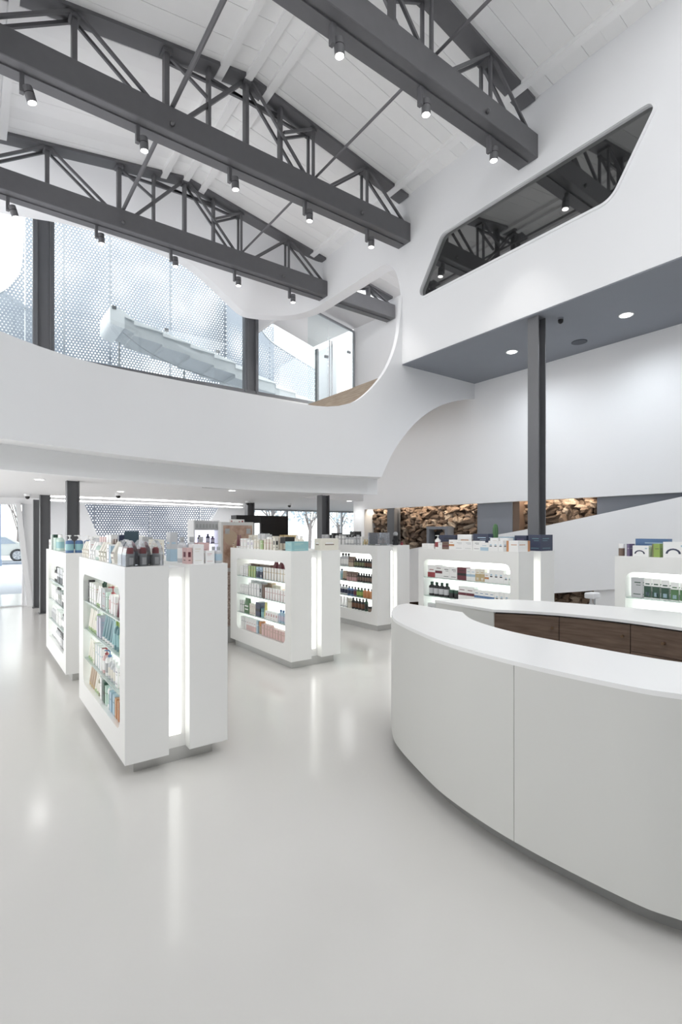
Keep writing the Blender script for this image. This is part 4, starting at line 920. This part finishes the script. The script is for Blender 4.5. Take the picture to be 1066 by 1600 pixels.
for rr_, z in ((.030, .085), (.036, .14), (.038, .22), (.036, .29), (.026, .33), (.008, .345)):
    rings.append([b.verts.new(((rr_ * (1 if i % 2 else .78)) * math.cos(6.2832 * i / nn), (rr_ * (1 if i % 2 else .78)) * math.sin(6.2832 * i / nn), z)) for i in range(nn)])
for A_, B_ in zip(rings, rings[1:]):
    for i in range(nn): b.faces.new((A_[i], A_[(i + 1) % nn], B_[(i + 1) % nn], B_[i]))
b.faces.new(rings[-1]); b.faces.new(rings[0][::-1]); obj('stem', b, pm('green'), cac)
# --- rightmost island
row('rightmost', Z1, [(bx_, 1, .105, .19, 'silver', 'dgreen', 'lines', .08), (bx_, 2, .062, .19, 'white', 'dgreen', 'half', .05), (bx_, 1, .066, .185, 'white', 'dgreen', 'half', .06), (bx_, 2, .062, .17, 'white', 'green', 'half', .05), (bx_, 4, .062, .165, 'silver', 'green', 'half', .05), (bx_, 4, .062, .17, 'white', 'dgreen', 'half', .05), (bx_, 3, .07, .16, 'white', 'lime', 'half', .05)], 'top shelf', y_from=1.51)
row('rightmost', Z2, [(bx_, 1, .09, .13, 'silver', 'grey', 'lines'), (bx_, 1, .14, .10, 'dgreen', 'green', 'band', .1), (bx_, 2, .10, .08, 'lime', 'green', 'low', .1), (bx_, 1, .08, .12, 'white', 'black', 'patch'), (bx_, 5, .09, .11, 'cream', 'lgreen', 'lines')], 'second shelf', y_from=1.51)
row('rightmost', T, [(ja, 1, .056, .12, 'brown', 'white'), (bx_, 1, .028, .12, 'purple', 'grey', 'edge', .12), (bx_, 1, .145, .105, 'white', 'navy', 'arc', .1), (bx_, 1, .066, .125, 'lime', 'olive', 'edge', .1), (bx_, 1, .19, .145, 'white', 'navy', 'arc', .12), (bx_, 1, .04, .13, 'olive', 'yellow', 'edge', .1), (bx_, 3, .18, .135, 'yellow', 'green', 'patch', .12)], 'top', x=.02, y_from=1.635, y_to=.1, gap=.003)
rm = ISL['rightmost']['pos']
good('box', .29, .10, .17, 'blue', 'lblue', 'lines', (rm[0] + .21, rm[1] + 1.38, T + .0005), 'large blue carton behind the white one on the rightmost island', 'carton')

# ================================================================== COUNTERS
CH = 1.03
outer_pts = [(3.29, 3.47), (3.12, 3.42), (2.885, 3.226), (2.75, 3.08), (2.584, 2.836), (2.411, 2.398), (2.315, 2.06), (2.270, 1.60), (2.305, 1.08), (2.37, 0.86), (2.58, 0.42), (2.92, 0.02), (3.30, -0.25), (3.7, -0.33)]
inner_pts = [(3.30, 2.82), (3.11, 2.58), (2.997, 2.34), (2.925, 2.06), (2.906, 1.746), (2.91, 1.319), (2.95, 1.06), (3.07, 0.78), (3.32, 0.52), (3.7, 0.42)]
def inset_path(pts, s):
    out = []
    for i, p in enumerate(pts):
        a = Vector(pts[max(0, i - 1)]); c = Vector(pts[min(len(pts) - 1, i + 1)]); t = (c - a).normalized()
        out.append((p[0] - t.y * s, p[1] + t.x * s))
    return out
oc = [(p[0], p[1]) for p in spline([(a, c, 0) for a, c in outer_pts], 8)]
ic = [(p[0], p[1]) for p in spline([(a, c, 0) for a, c in inner_pts], 8)]
ctr = empty('reception_counter', (3.0, 1.6, 0), 'large curved white reception counter in the right foreground', 'counter')
def cpart(name, bm, m, par, **k):
    o = obj(name, bm, m, par, **k); o.matrix_parent_inverse = Matrix.Translation(par.location).inverted(); return o
top_loop = oc + ic[::-1]
b = bmesh.new(); prism(b, top_loop, [], 'z', CH - 0.022, CH); cpart('worktop', b, M_corian, ctr)
# curved front in separate panels (seams between them)
def wall_strip(pts, z0, z1, th):
    b = bmesh.new(); ins = inset_path(pts, th); prev = None
    for p, q in zip(pts, ins):
        cc = [b.verts.new(v_) for v_ in ((p[0], p[1], z0), (p[0], p[1], z1), (q[0], q[1], z1), (q[0], q[1], z0))]
        if prev:
            for j in range(4):
                f = b.faces.new((prev[j], cc[j], cc[(j + 1) % 4], prev[(j + 1) % 4])); f.smooth = j in (0, 2)
        else: b.faces.new(cc)
        prev = cc
    b.faces.new(prev[::-1]); return b
body_path = oc
i_seam = min(range(len(oc)), key=lambda i: abs(oc[i][1] - 1.585) + (9 if oc[i][0] > 2.6 else 0))
i_seam2 = min(range(len(oc)), key=lambda i: abs(oc[i][1] + 0.2) + (9 if oc[i][0] > 3.5 else 0))
def trimmed(a, c):
    P = [Vector(p) for p in body_path[a:c + 1]]
    g = 0.0018
    P[0] = P[0] + (P[1] - P[0]).normalized() * g; P[-1] = P[-1] + (P[-2] - P[-1]).normalized() * g
    return [tuple(p) for p in P]
for a, c in ((0, i_seam), (i_seam, i_seam2), (i_seam2, len(oc) - 1)):
    cpart('front_panel', wall_strip(trimmed(a, c), 0.10, CH - 0.022, 0.02), M_counter, ctr)
cpart('inner_panel', wall_strip([tuple(p) for p in inset_path(ic, -0.03)], 0.10, CH - 0.022, -0.02), M_counter, ctr)
b = bmesh.new(); box(b, 3.26, 2.84, 0.10, 3.285, 3.44, CH - 0.022); cpart('end_panel', b, M_counter, ctr)
cpart('plinth', wall_strip(inset_path(oc, 0.09), 0.0, 0.0995, 0.03), mat('grey_plinth', rgb(158, 158, 156), 0.5, metal=0.2), ctr)
# back counter with walnut fronts
fo = [(3.62, 2.757), (3.77, 2.56), (3.897, 2.32), (3.97, 2.07), (4.006, 1.816), (4.0, 1.46), (3.95, 1.05), (3.85, 0.7)]
bo_ = [(3.66, 3.47), (3.72, 3.47), (4.0, 3.32), (4.35, 3.0), (4.56, 2.52), (4.70, 2.05), (4.76, 1.70), (4.78, 1.2), (4.70, 0.7)]
fos = [(p[0], p[1]) for p in spline([(a, c, 0) for a, c in fo], 6)]; bos = [(p[0], p[1]) for p in spline([(a, c, 0) for a, c in bo_], 6)]
bk = empty('back_counter', (4.3, 1.8, 0), 'curved white back counter with walnut fronts behind the reception counter', 'counter')
b = bmesh.new(); prism(b, fos + bos[::-1], [], 'z', CH - 0.022, CH); cpart('worktop', b, M_corian, bk)
b = bmesh.new(); prism(b, [(3.625, 2.757), (3.665, 3.46), (3.69, 3.46), (3.65, 2.757)], [], 'z', 0.1, CH - 0.022); cpart('end_panel', b, M_counter, bk)
cpart('rear_panel', wall_strip(inset_path(bos, -0.004), 0.1, CH - 0.022, -0.02), M_counter, bk)
cpart('plinth', wall_strip(inset_path(fos, 0.08), 0.0, 0.0995, 0.02), M_plinth, bk)
def near_i(y): return min(range(len(fos)), key=lambda i: abs(fos[i][1] - y))
cuts = [0, near_i(2.32), near_i(1.816), near_i(1.3), len(fos) - 1]
for n_, (a, c) in enumerate(zip(cuts, cuts[1:])):
    seg = inset_path(fos, 0.012)[a:c + 1]
    P = [Vector(p) for p in seg]; P[0] += (P[1] - P[0]).normalized() * 0.003; P[-1] += (P[-2] - P[-1]).normalized() * 0.003; seg = [tuple(p) for p in P]
    fronts = [('cabinet_door', 0.12, CH - 0.034)] if n_ < 2 else [('drawer', 0.80, CH - 0.034), ('drawer', 0.46, 0.795), ('drawer', 0.12, 0.455)]
    for nm, z0, z1 in fronts:
        o = cpart(nm, wall_strip(seg, z0, z1, 0.02), M_walnut, bk)
        kp = Vector(seg[-2 if n_ < 2 else len(seg) // 2]); kz = z1 - 0.09 if n_ < 2 else (z0 + z1) / 2
        tdir = (Vector(seg[-1]) - Vector(seg[0])).normalized(); nrm = Vector((tdir.y, -tdir.x))
        if nrm.x > 0: nrm = -nrm
        if n_ < 2: kp = Vector(seg[-1]) - tdir * 0.05
        b = bmesh.new(); q = kp + nrm * 0.03; bar(b, (kp.x, kp.y, kz), (q.x, q.y, kz), 0.022, n=10)
        kn = obj('knob', b, M_brass, o); kn.matrix_parent_inverse = Matrix.Identity(4)
cpart('carcass', wall_strip(inset_path(fos, 0.035), 0.1, CH - 0.024, 0.02), M_black, bk)

# sanitiser dispenser on a post behind the rightmost island
dp = empty('dispenser_stand', (6.9, 3.62, 0), 'white dispenser post with a hanging bottle left of the rightmost island', 'dispenser')
b = bmesh.new(); box(b, -.12, -.12, 0, .12, .12, .012); obj('base', b, M_white, dp)
b = bmesh.new(); bar(b, (.06, 0, .01), (.06, 0, .80), .03, n=8); obj('post', b, M_alu, dp)
b = bmesh.new(); box(b, -.09, -.07, .78, .09, .07, .86); bevel(b, .02, 2); obj('head', b, M_white, dp)
b = bmesh.new(); lathe(b, [(.03, .55), (.045, .57), (.045, .68), (.02, .72), (.015, .78)], 12, cx=-.03); obj('bottle', b, pm('silver'), dp)

# ================================================================== DISPLAYS AT THE REAR
ds = empty('light_display', (3.45, 8.9, 0), 'white backlit display stand with small shelves behind the near left island', 'display')
b = bmesh.new(); box(b, -.24, .18, 0, .24, .22, 1.90); obj('back_panel', b, M_white, ds)
for s_ in (-1, 1):
    b = bmesh.new(); box(b, s_ * .24 - .012, -.1, 0, s_ * .24 + .012, .22, 1.90); obj('side_panel', b, M_white, ds)
b = bmesh.new(); box(b, -.226, .16, 1.0, .226, .178, 1.72); obj('light_back', b, mat('violet_light_back', rgb(232, 232, 250), .6, emit=1.1, emit_col=(.86, .86, 1, 1)), ds)
b = bmesh.new(); box(b, -.226, -.08, 1.72, .226, .17, 1.88); hb = obj('header', b, pm('silver'), ds)
for i in range(7):
    b = bmesh.new(); box(b, -.20 + .06 * i, -.084, 1.76, -.165 + .06 * i, -.0805, 1.83); obj('header_mark', b, pm('grey'), hb)
for z in (1.0, 1.24, 1.48):
    b = bmesh.new(); box(b, -.226, -.08, z - .012, .226, .158, z); obj('shelf', b, M_white, ds)
for i, (x, z, c, h) in enumerate(((-.12, 1.48, 'black', .15), (.04, 1.48, 'navy', .17), (.13, 1.48, 'purple', .13), (-.10, 1.24, 'lilac', .12), (.03, 1.24, 'silver', .14), (.15, 1.24, 'black', .11), (-.14, 1.0, 'white', .16), (.0, 1.0, 'lilac', .15), (.14, 1.0, 'purple', .12))):
    good('bottle', .07, .07, h, c, 'black', 'lilac', (3.45 + x, 8.9 - .02, z + .0005), '%s bottle, %s on the shelves of the backlit display' % (c, ORD[i]), 'bottles on the backlit display')
ps = empty('poster_stand', (3.36, 7.32, 0), 'tall white stand with brown fashion poster behind the middle island', 'display')
b = bmesh.new(); box(b, -.28, -.02, 0, .26, .10, 1.84); bevel(b, .004, 1); obj('frame', b, mat('stand_grey', rgb(206, 206, 204), .5), ps)
b = bmesh.new(); box(b, -.25, -.026, 1.14, .23, -.021, 1.79); pb = obj('poster', b, wood_mat('sepia_print', rgb(150, 118, 100), rgb(196, 170, 154), (3, 3, 3)), ps)
b = bmesh.new(); lathe(b, [(.11, 0), (.11, .002)], 20); o = obj('poster_motif', b, pm('tan'), pb, (-.13, -.029, 1.60), (math.radians(90), 0, 0))
b = bmesh.new(); box(b, -.22, -.031, 1.66, -.15, -.0275, 1.74); box(b, .13, -.031, 1.66, .20, -.0275, 1.74); obj('poster_motif', b, pm('grey'), pb)
b = bmesh.new(); box(b, -.25, -.026, .25, .23, -.021, 1.08); obj('poster', b, wood_mat('floral_print', rgb(120, 92, 78), rgb(226, 214, 206), (9, 9, 9)), ps)
rc = empty('picture_card', (4.02, 8.8, 0), 'white card covered in small red pictures on a post', 'card')
b = bmesh.new(); box(b, -.15, 0, 1.52, .15, .02, 1.92); cd = obj('card', b, pm('white'), rc)
b = bmesh.new(); bar(b, (0, .03, .0), (0, .03, 1.6), .03, n=8); obj('post', b, M_alu, rc); b = bmesh.new(); lathe(b, [(.12, 0), (.12, .012)], 16); obj('base', b, M_alu, rc)
for i in range(26):
    x = random.uniform(-.13, .11); z = random.uniform(1.54, 1.88)
    b = bmesh.new(); box(b, x, -.003, z, x + random.uniform(.012, .035), -.0005, z + random.uniform(.012, .035)); obj('printed_mark', b, pm(random.choice(('red', 'maroon', 'black', 'rose'))), cd)
pt = empty('black_portal', (5.7, 11.2, 0), 'black portal screen standing in front of the far column', 'screen')
b = bmesh.new(); box(b, 0.02, -.05, 0, .78, .03, 2.08); obj('screen_panel', b, mat('gloss_black', rgb(20, 20, 22), .25), pt)
b = bmesh.new(); box(b, -.62, -.05, 1.90, .02, .25, 2.08); obj('header_beam', b, M_black, pt)
b = bmesh.new(); box(b, -.62, .17, 0, -.54, .25, 1.90); obj('leg', b, M_black, pt)

# ================================================================== COURTYARD: screen, stair, terrace
SY = 16.0
sc_ = empty('perforated_screen', (4.5, SY, 0), 'tall perforated metal screen folded in panels beyond the upper glazing', 'screen')
seams = [1.20, 2.15, 3.33, 5.13, 6.9, 8.8]
offs = [0.0, 0.12, 0.0, 0.15, 0.02, 0.14]
for i, (x0, x1) in enumerate(zip(seams, seams[1:])):
    for z0, z1 in ((0.0, 3.2), (2.91, 6.2), (6.21, 10.6)):
        if z0 < 1 and i == 0: continue
        yo = 2.3 if z0 < 1 else 0.0
        b = bmesh.new(); v = [b.verts.new(p) for p in ((x0 + .012, SY + yo + offs[i], z0), (x1 - .012, SY + yo + offs[i + 1], z0), (x1 - .012, SY + yo + offs[i + 1], z1), (x0 + .012, SY + yo + offs[i], z1))]
        b.faces.new(v); cpart('perforated_panel', b, M_perf, sc_)
    b = bmesh.new(); box(b, x1 - .025, SY + offs[i + 1] + .03, 2.85, x1 + .025, SY + offs[i + 1] + .08, 10.6); cpart('post', b, M_alu, sc_)
    b = bmesh.new(); box(b, x1 - .02, SY + 2.34 + offs[i + 1], -.02, x1 + .02, SY + 2.38 + offs[i + 1], 3.2); cpart('post', b, M_alu, sc_)
    for z in (2.9, 6.2):
        b = bmesh.new(); bar(b, (x0, SY + offs[i] + .02, z), (x1, SY + offs[i + 1] + .02, z), .035); cpart('rail', b, M_alu, sc_)
# left panel with the scooped edge
scoop = [(-1.5, 7.85), (-.6, 7.6), (0.2, 7.7), (.65, 7.95), (.95, 8.35), (1.12, 8.9), (1.17, 10.6)]
b = bmesh.new(); L_ = [(-1.5, 2.9)] + [p for p in [(a, c) for a, c, _ in spline([(a, c, 0) for a, c in scoop], 6)]] + [(1.19, 10.6), (1.19, 2.9)]
vv = [b.verts.new((x, SY, z)) for x, z in L_]
ed = [b.edges.new((vv[i], vv[(i + 1) % len(vv)])) for i in range(len(vv))]
bmesh.ops.triangle_fill(b, use_beauty=True, edges=ed)
cpart('perforated_panel', b, M_perf, sc_)
b = bmesh.new()
pp = spline([(a, SY, c) for a, c in scoop], 6)
for p, q in zip(pp, pp[1:]): bar(b, p, q, .05)
cpart('edge_band', b, M_ext_white, sc_)
# guard screen along the stair, right part
gs = empty('stair_guard', (7.9, 15.3, 2.80), 'perforated metal stair guard with scooped top at the right of the upper glazing', 'railing')
gt = [(6.648, 9.719), (7.281, 9.139), (7.703, 8.611), (8.146, 8.168), (8.631, 7.947), (9.497, 7.662), (10.235, 7.419)]
gtp = spline([(a, 15.3, c) for a, c in gt], 5)
b = bmesh.new(); L_ = [(p[0], p[2]) for p in gtp] + [(10.235, 5.5), (6.648, 5.5)]
vv = [b.verts.new((x, 15.3, z)) for x, z in L_]; ed = [b.edges.new((vv[i], vv[(i + 1) % len(vv)])) for i in range(len(vv))]
bmesh.ops.triangle_fill(b, use_beauty=True, edges=ed); cpart('perforated_panel', b, M_perf, gs)
b = bmesh.new()
for p, q in zip(gtp, gtp[1:]): bar(b, p, q, .04)
cpart('handrail', b, M_alu, gs)
for x in (8.2, 10.2):
    b = bmesh.new(); box(b, x - .02, 15.32, 2.80, x + .02, 15.36, 7.4 if x > 9 else 8.05); cpart('post', b, M_alu, gs)
# stair: pale steps falling to the right on a folded stringer
st = empty('courtyard_stair', (5.5, 14.0, 2.80), 'pale concrete stair falling to the right beyond the upper glazing', 'stair')
SK = 14.0 / 12.85
def sx(x): return x * SK
def sz(z): return 1.7 + (z - 1.7) * SK
step_x = [2.98, 3.20, 3.88, 4.58, 5.22, 5.82, 6.42, 7.05, 7.7, 8.4]
for i in range(len(step_x) - 1):
    x0, x1 = sx(step_x[i]), sx(step_x[i + 1]); zt = 6.90 - 0.128 * i - (0.0 if i < 5 else 0.04 * (i - 4)); zn = zt - 0.11
    b = bmesh.new(); prism(b, [(x0, sz(zt)), (x1, sz(zn) - .01), (x1, sz(zn) - .045), (x0, sz(zt) - .12)], [], 'y', 13.96, 15.2); cpart('step', b, M_ext_white, st)
    b = bmesh.new(); prism(b, [(x0, sz(zt) - .12), (x1, sz(zn) - .045), (x1, sz(zn) - .36), (x0, sz(zt) - .40)], [], 'y', 14.0, 15.1); cpart('stringer', b, M_conc, st)
b = bmesh.new(); prism(b, round_poly([(sx(2.66), sz(6.56)), (sx(2.98), sz(6.50)), (sx(2.98), sz(6.92)), (sx(2.66), sz(6.98))], [.14, .02, .02, .02], 5), [], 'y', 13.95, 15.2); cpart('landing_block', b, M_ext_white, st)
for i, x in enumerate((2.70, 3.92, 5.26)):
    zt = 6.96 - 0.125 * (0, 2, 4)[i]
    b = bmesh.new(); box(b, sx(x), 13.93, sz(zt) - .05, sx(x) + .10, 13.99, sz(zt) + .03); cpart('bracket', b, M_steel2, st)
b = bmesh.new(); pr = spline([(sx(2.95), 14.0, sz(6.42)), (sx(3.5), 14.0, sz(6.10)), (sx(4.3), 14.0, sz(5.85)), (sx(5.2), 14.0, sz(5.72)), (sx(6.2), 14.0, sz(5.55))], 5)
for p, q in zip(pr, pr[1:]): bar(b, p, q, .03, n=6)
cpart('lower_rail', b, M_alu, st)
for x, z in ((2.95, 6.3), (4.55, 5.9), (6.35, 5.75)):
    b = bmesh.new(); bar(b, (sx(x), 14.4, 2.80), (sx(x), 14.4, sz(z)), .05, n=10); cpart('leg', b, M_alu, st)
# terrace over the ground floor, white neighbouring walls
b = bmesh.new(); box(b, -2.2, 12.4, 2.72, 14, 15.9, 2.80); box(b, -6, 15.9, 2.72, 2.2, 19.6, 2.80); struct('floor_terrace', b, M_conc)
nb = empty('neighbour_wall', (0.0, 19.0, 0), 'white neighbouring house with a slanted roof edge behind the screen at left', 'building')
b = bmesh.new(); prism(b, [(-5, 2.8), (1.9, 2.8), (1.9, 8.55), (-0.6, 9.75), (-5, 9.75)], [], 'y', 19.0, 19.4); cpart('wall', b, M_ext_white, nb)
b = bmesh.new(); bar(b, (1.95, 18.95, 8.55), (-0.6, 18.95, 9.78), .08); cpart('roof_edge', b, M_alu, nb)
nb2 = empty('side_building', (11.0, 14.0, 0), 'white building wall rising right of the stair guard', 'building')
b = bmesh.new(); box(b, 8.95, 12.5, 2.8, 9.15, 13.7, 7.4); cpart('wall', b, M_ext_white, nb2)

# ================================================================== STREET beyond the shop front
struct('floor_street', bx(-40, 13.8, -0.16, 60, 80, -0.02), M_asphalt)
kb = tag(obj('kerb', bx(-12, 31.2, -.02, 14, 32.2, .10), M_kerb), 'grey kerb along the street seen through the shop front', 'kerb')
car = empty('car', (0.9, 34.9, -0.02), 'silver parked car seen through the shop front', 'car')
prof = [(-2.1, .35), (-2.15, .6), (-1.95, .86), (-1.1, .98), (-.45, 1.42), (.75, 1.46), (1.45, 1.05), (2.0, .95), (2.15, .7), (2.1, .35)]
b = bmesh.new(); prism(b, prof, [], 'y', -.8, .8); bevel(b, .05, 2); obj('body', b, mat('silver_car_paint', rgb(206, 208, 204), .3, metal=.4), car)
b = bmesh.new(); prism(b, [(-.95, 1.0), (-.42, 1.36), (.1, 1.38), (.1, 1.0)], [], 'y', -.815, -.79); obj('side_window', b, mat('car_glass', rgb(150, 160, 172), .1), car)
b = bmesh.new(); prism(b, [(.18, 1.0), (.18, 1.38), (.72, 1.38), (1.25, 1.02)], [], 'y', -.815, -.79); obj('side_window', b, MATS['car_glass'], car)
for x in (-1.3, 1.30):
    b = bmesh.new(); lathe(b, [(.34, -.1), (.36, -.06), (.36, .1), (.34, .12)], 24); wh = obj('wheel', b, M_rubber, car, (x, -.78, .36), (math.radians(90), 0, 0))
    b = bmesh.new(); lathe(b, [(.25, .121), (.25, .128)], 20); obj('hubcap', b, M_alu, wh)
    for q in range(5):
        b = bmesh.new(); bar(b, (.05 * math.cos(q * 1.2566), .05 * math.sin(q * 1.2566), .132), (.24 * math.cos(q * 1.2566), .24 * math.sin(q * 1.2566), .132), .07, .02); obj('spoke', b, pm('white'), wh)
b = bmesh.new(); box(b, -2.18, -.7, .55, -2.1, -.35, .72); obj('tail_lamp', b, pm('red'), car)
lp = empty('street_pole', (1.15, 30.4, -.02), 'grey blue street pole seen through the shop front', 'pole')
b = bmesh.new(); lathe(b, [(.16, 0), (.16, .3), (.13, .35), (.11, 6.0)], 12); obj('shaft', b, mat('blue_grey_pole', rgb(118, 134, 158), .6), lp)
b = bmesh.new(); box(b, -.25, -.1, 1.3, .1, .1, 2.0); obj('box', b, MATS['blue_grey_pole'], lp)
M_leaf = mat('pale_foliage', rgb(176, 190, 198), .8, var=.3, scale=3); M_bark = mat('grey_bark', rgb(128, 120, 118), .9)
def tree(x, y, h, seed, label, dense=420):
    r = random.Random(seed); t = empty('street_tree', (x, y, -.02), label, 'tree', 'trees beyond the glazing')
    b = bmesh.new(); bar(b, (0, 0, 0), (.1, 0, h * .45), .22, n=8)
    tips = []
    for i in range(9):
        a = r.uniform(0, 6.28); z = h * r.uniform(.25, .45); q = (math.cos(a) * r.uniform(.6, 1.6), math.sin(a) * r.uniform(.6, 1.6), h * r.uniform(.55, .95))
        bar(b, (.05, 0, z), q, .07, n=5); tips.append(q)
        for _ in range(2):
            q2 = tuple(c + r.uniform(-.7, .7) for c in q); bar(b, q, q2, .03, n=4); tips.append(q2)
    obj('trunk', b, M_bark, t)
    b = bmesh.new()
    for _ in range(dense):
        c = Vector(r.choice(tips)) + Vector([r.gauss(0, .45) for _ in range(3)]); s = r.uniform(.08, .18)
        n1 = Vector([r.gauss(0, 1) for _ in range(3)]).normalized(); n2 = n1.orthogonal().normalized(); n3 = n1.cross(n2)
        b.faces.new([b.verts.new(c + n2 * s), b.verts.new(c + n3 * s * .6), b.verts.new(c - n2 * s), b.verts.new(c - n3 * s * .6)])
    o = obj('foliage', b, M_leaf, t, recalc=False); o['kind'] = 'stuff'
tree(2.6, 40, 6.0, 1, 'bare pale tree right of the street pole', 300)
tree(0.6, 44, 6.5, 2, 'pale tree left of the street pole', 350)
tree(13.2, 24.5, 5.5, 3, 'blue grey tree in the left pane of the rear glazed doors', 700)
tree(18.5, 29, 5.5, 4, 'blue grey tree in the middle of the rear glazed doors', 700)
tree(23.0, 32, 5.0, 5, 'blue grey tree toward the right of the rear glazed doors', 500)
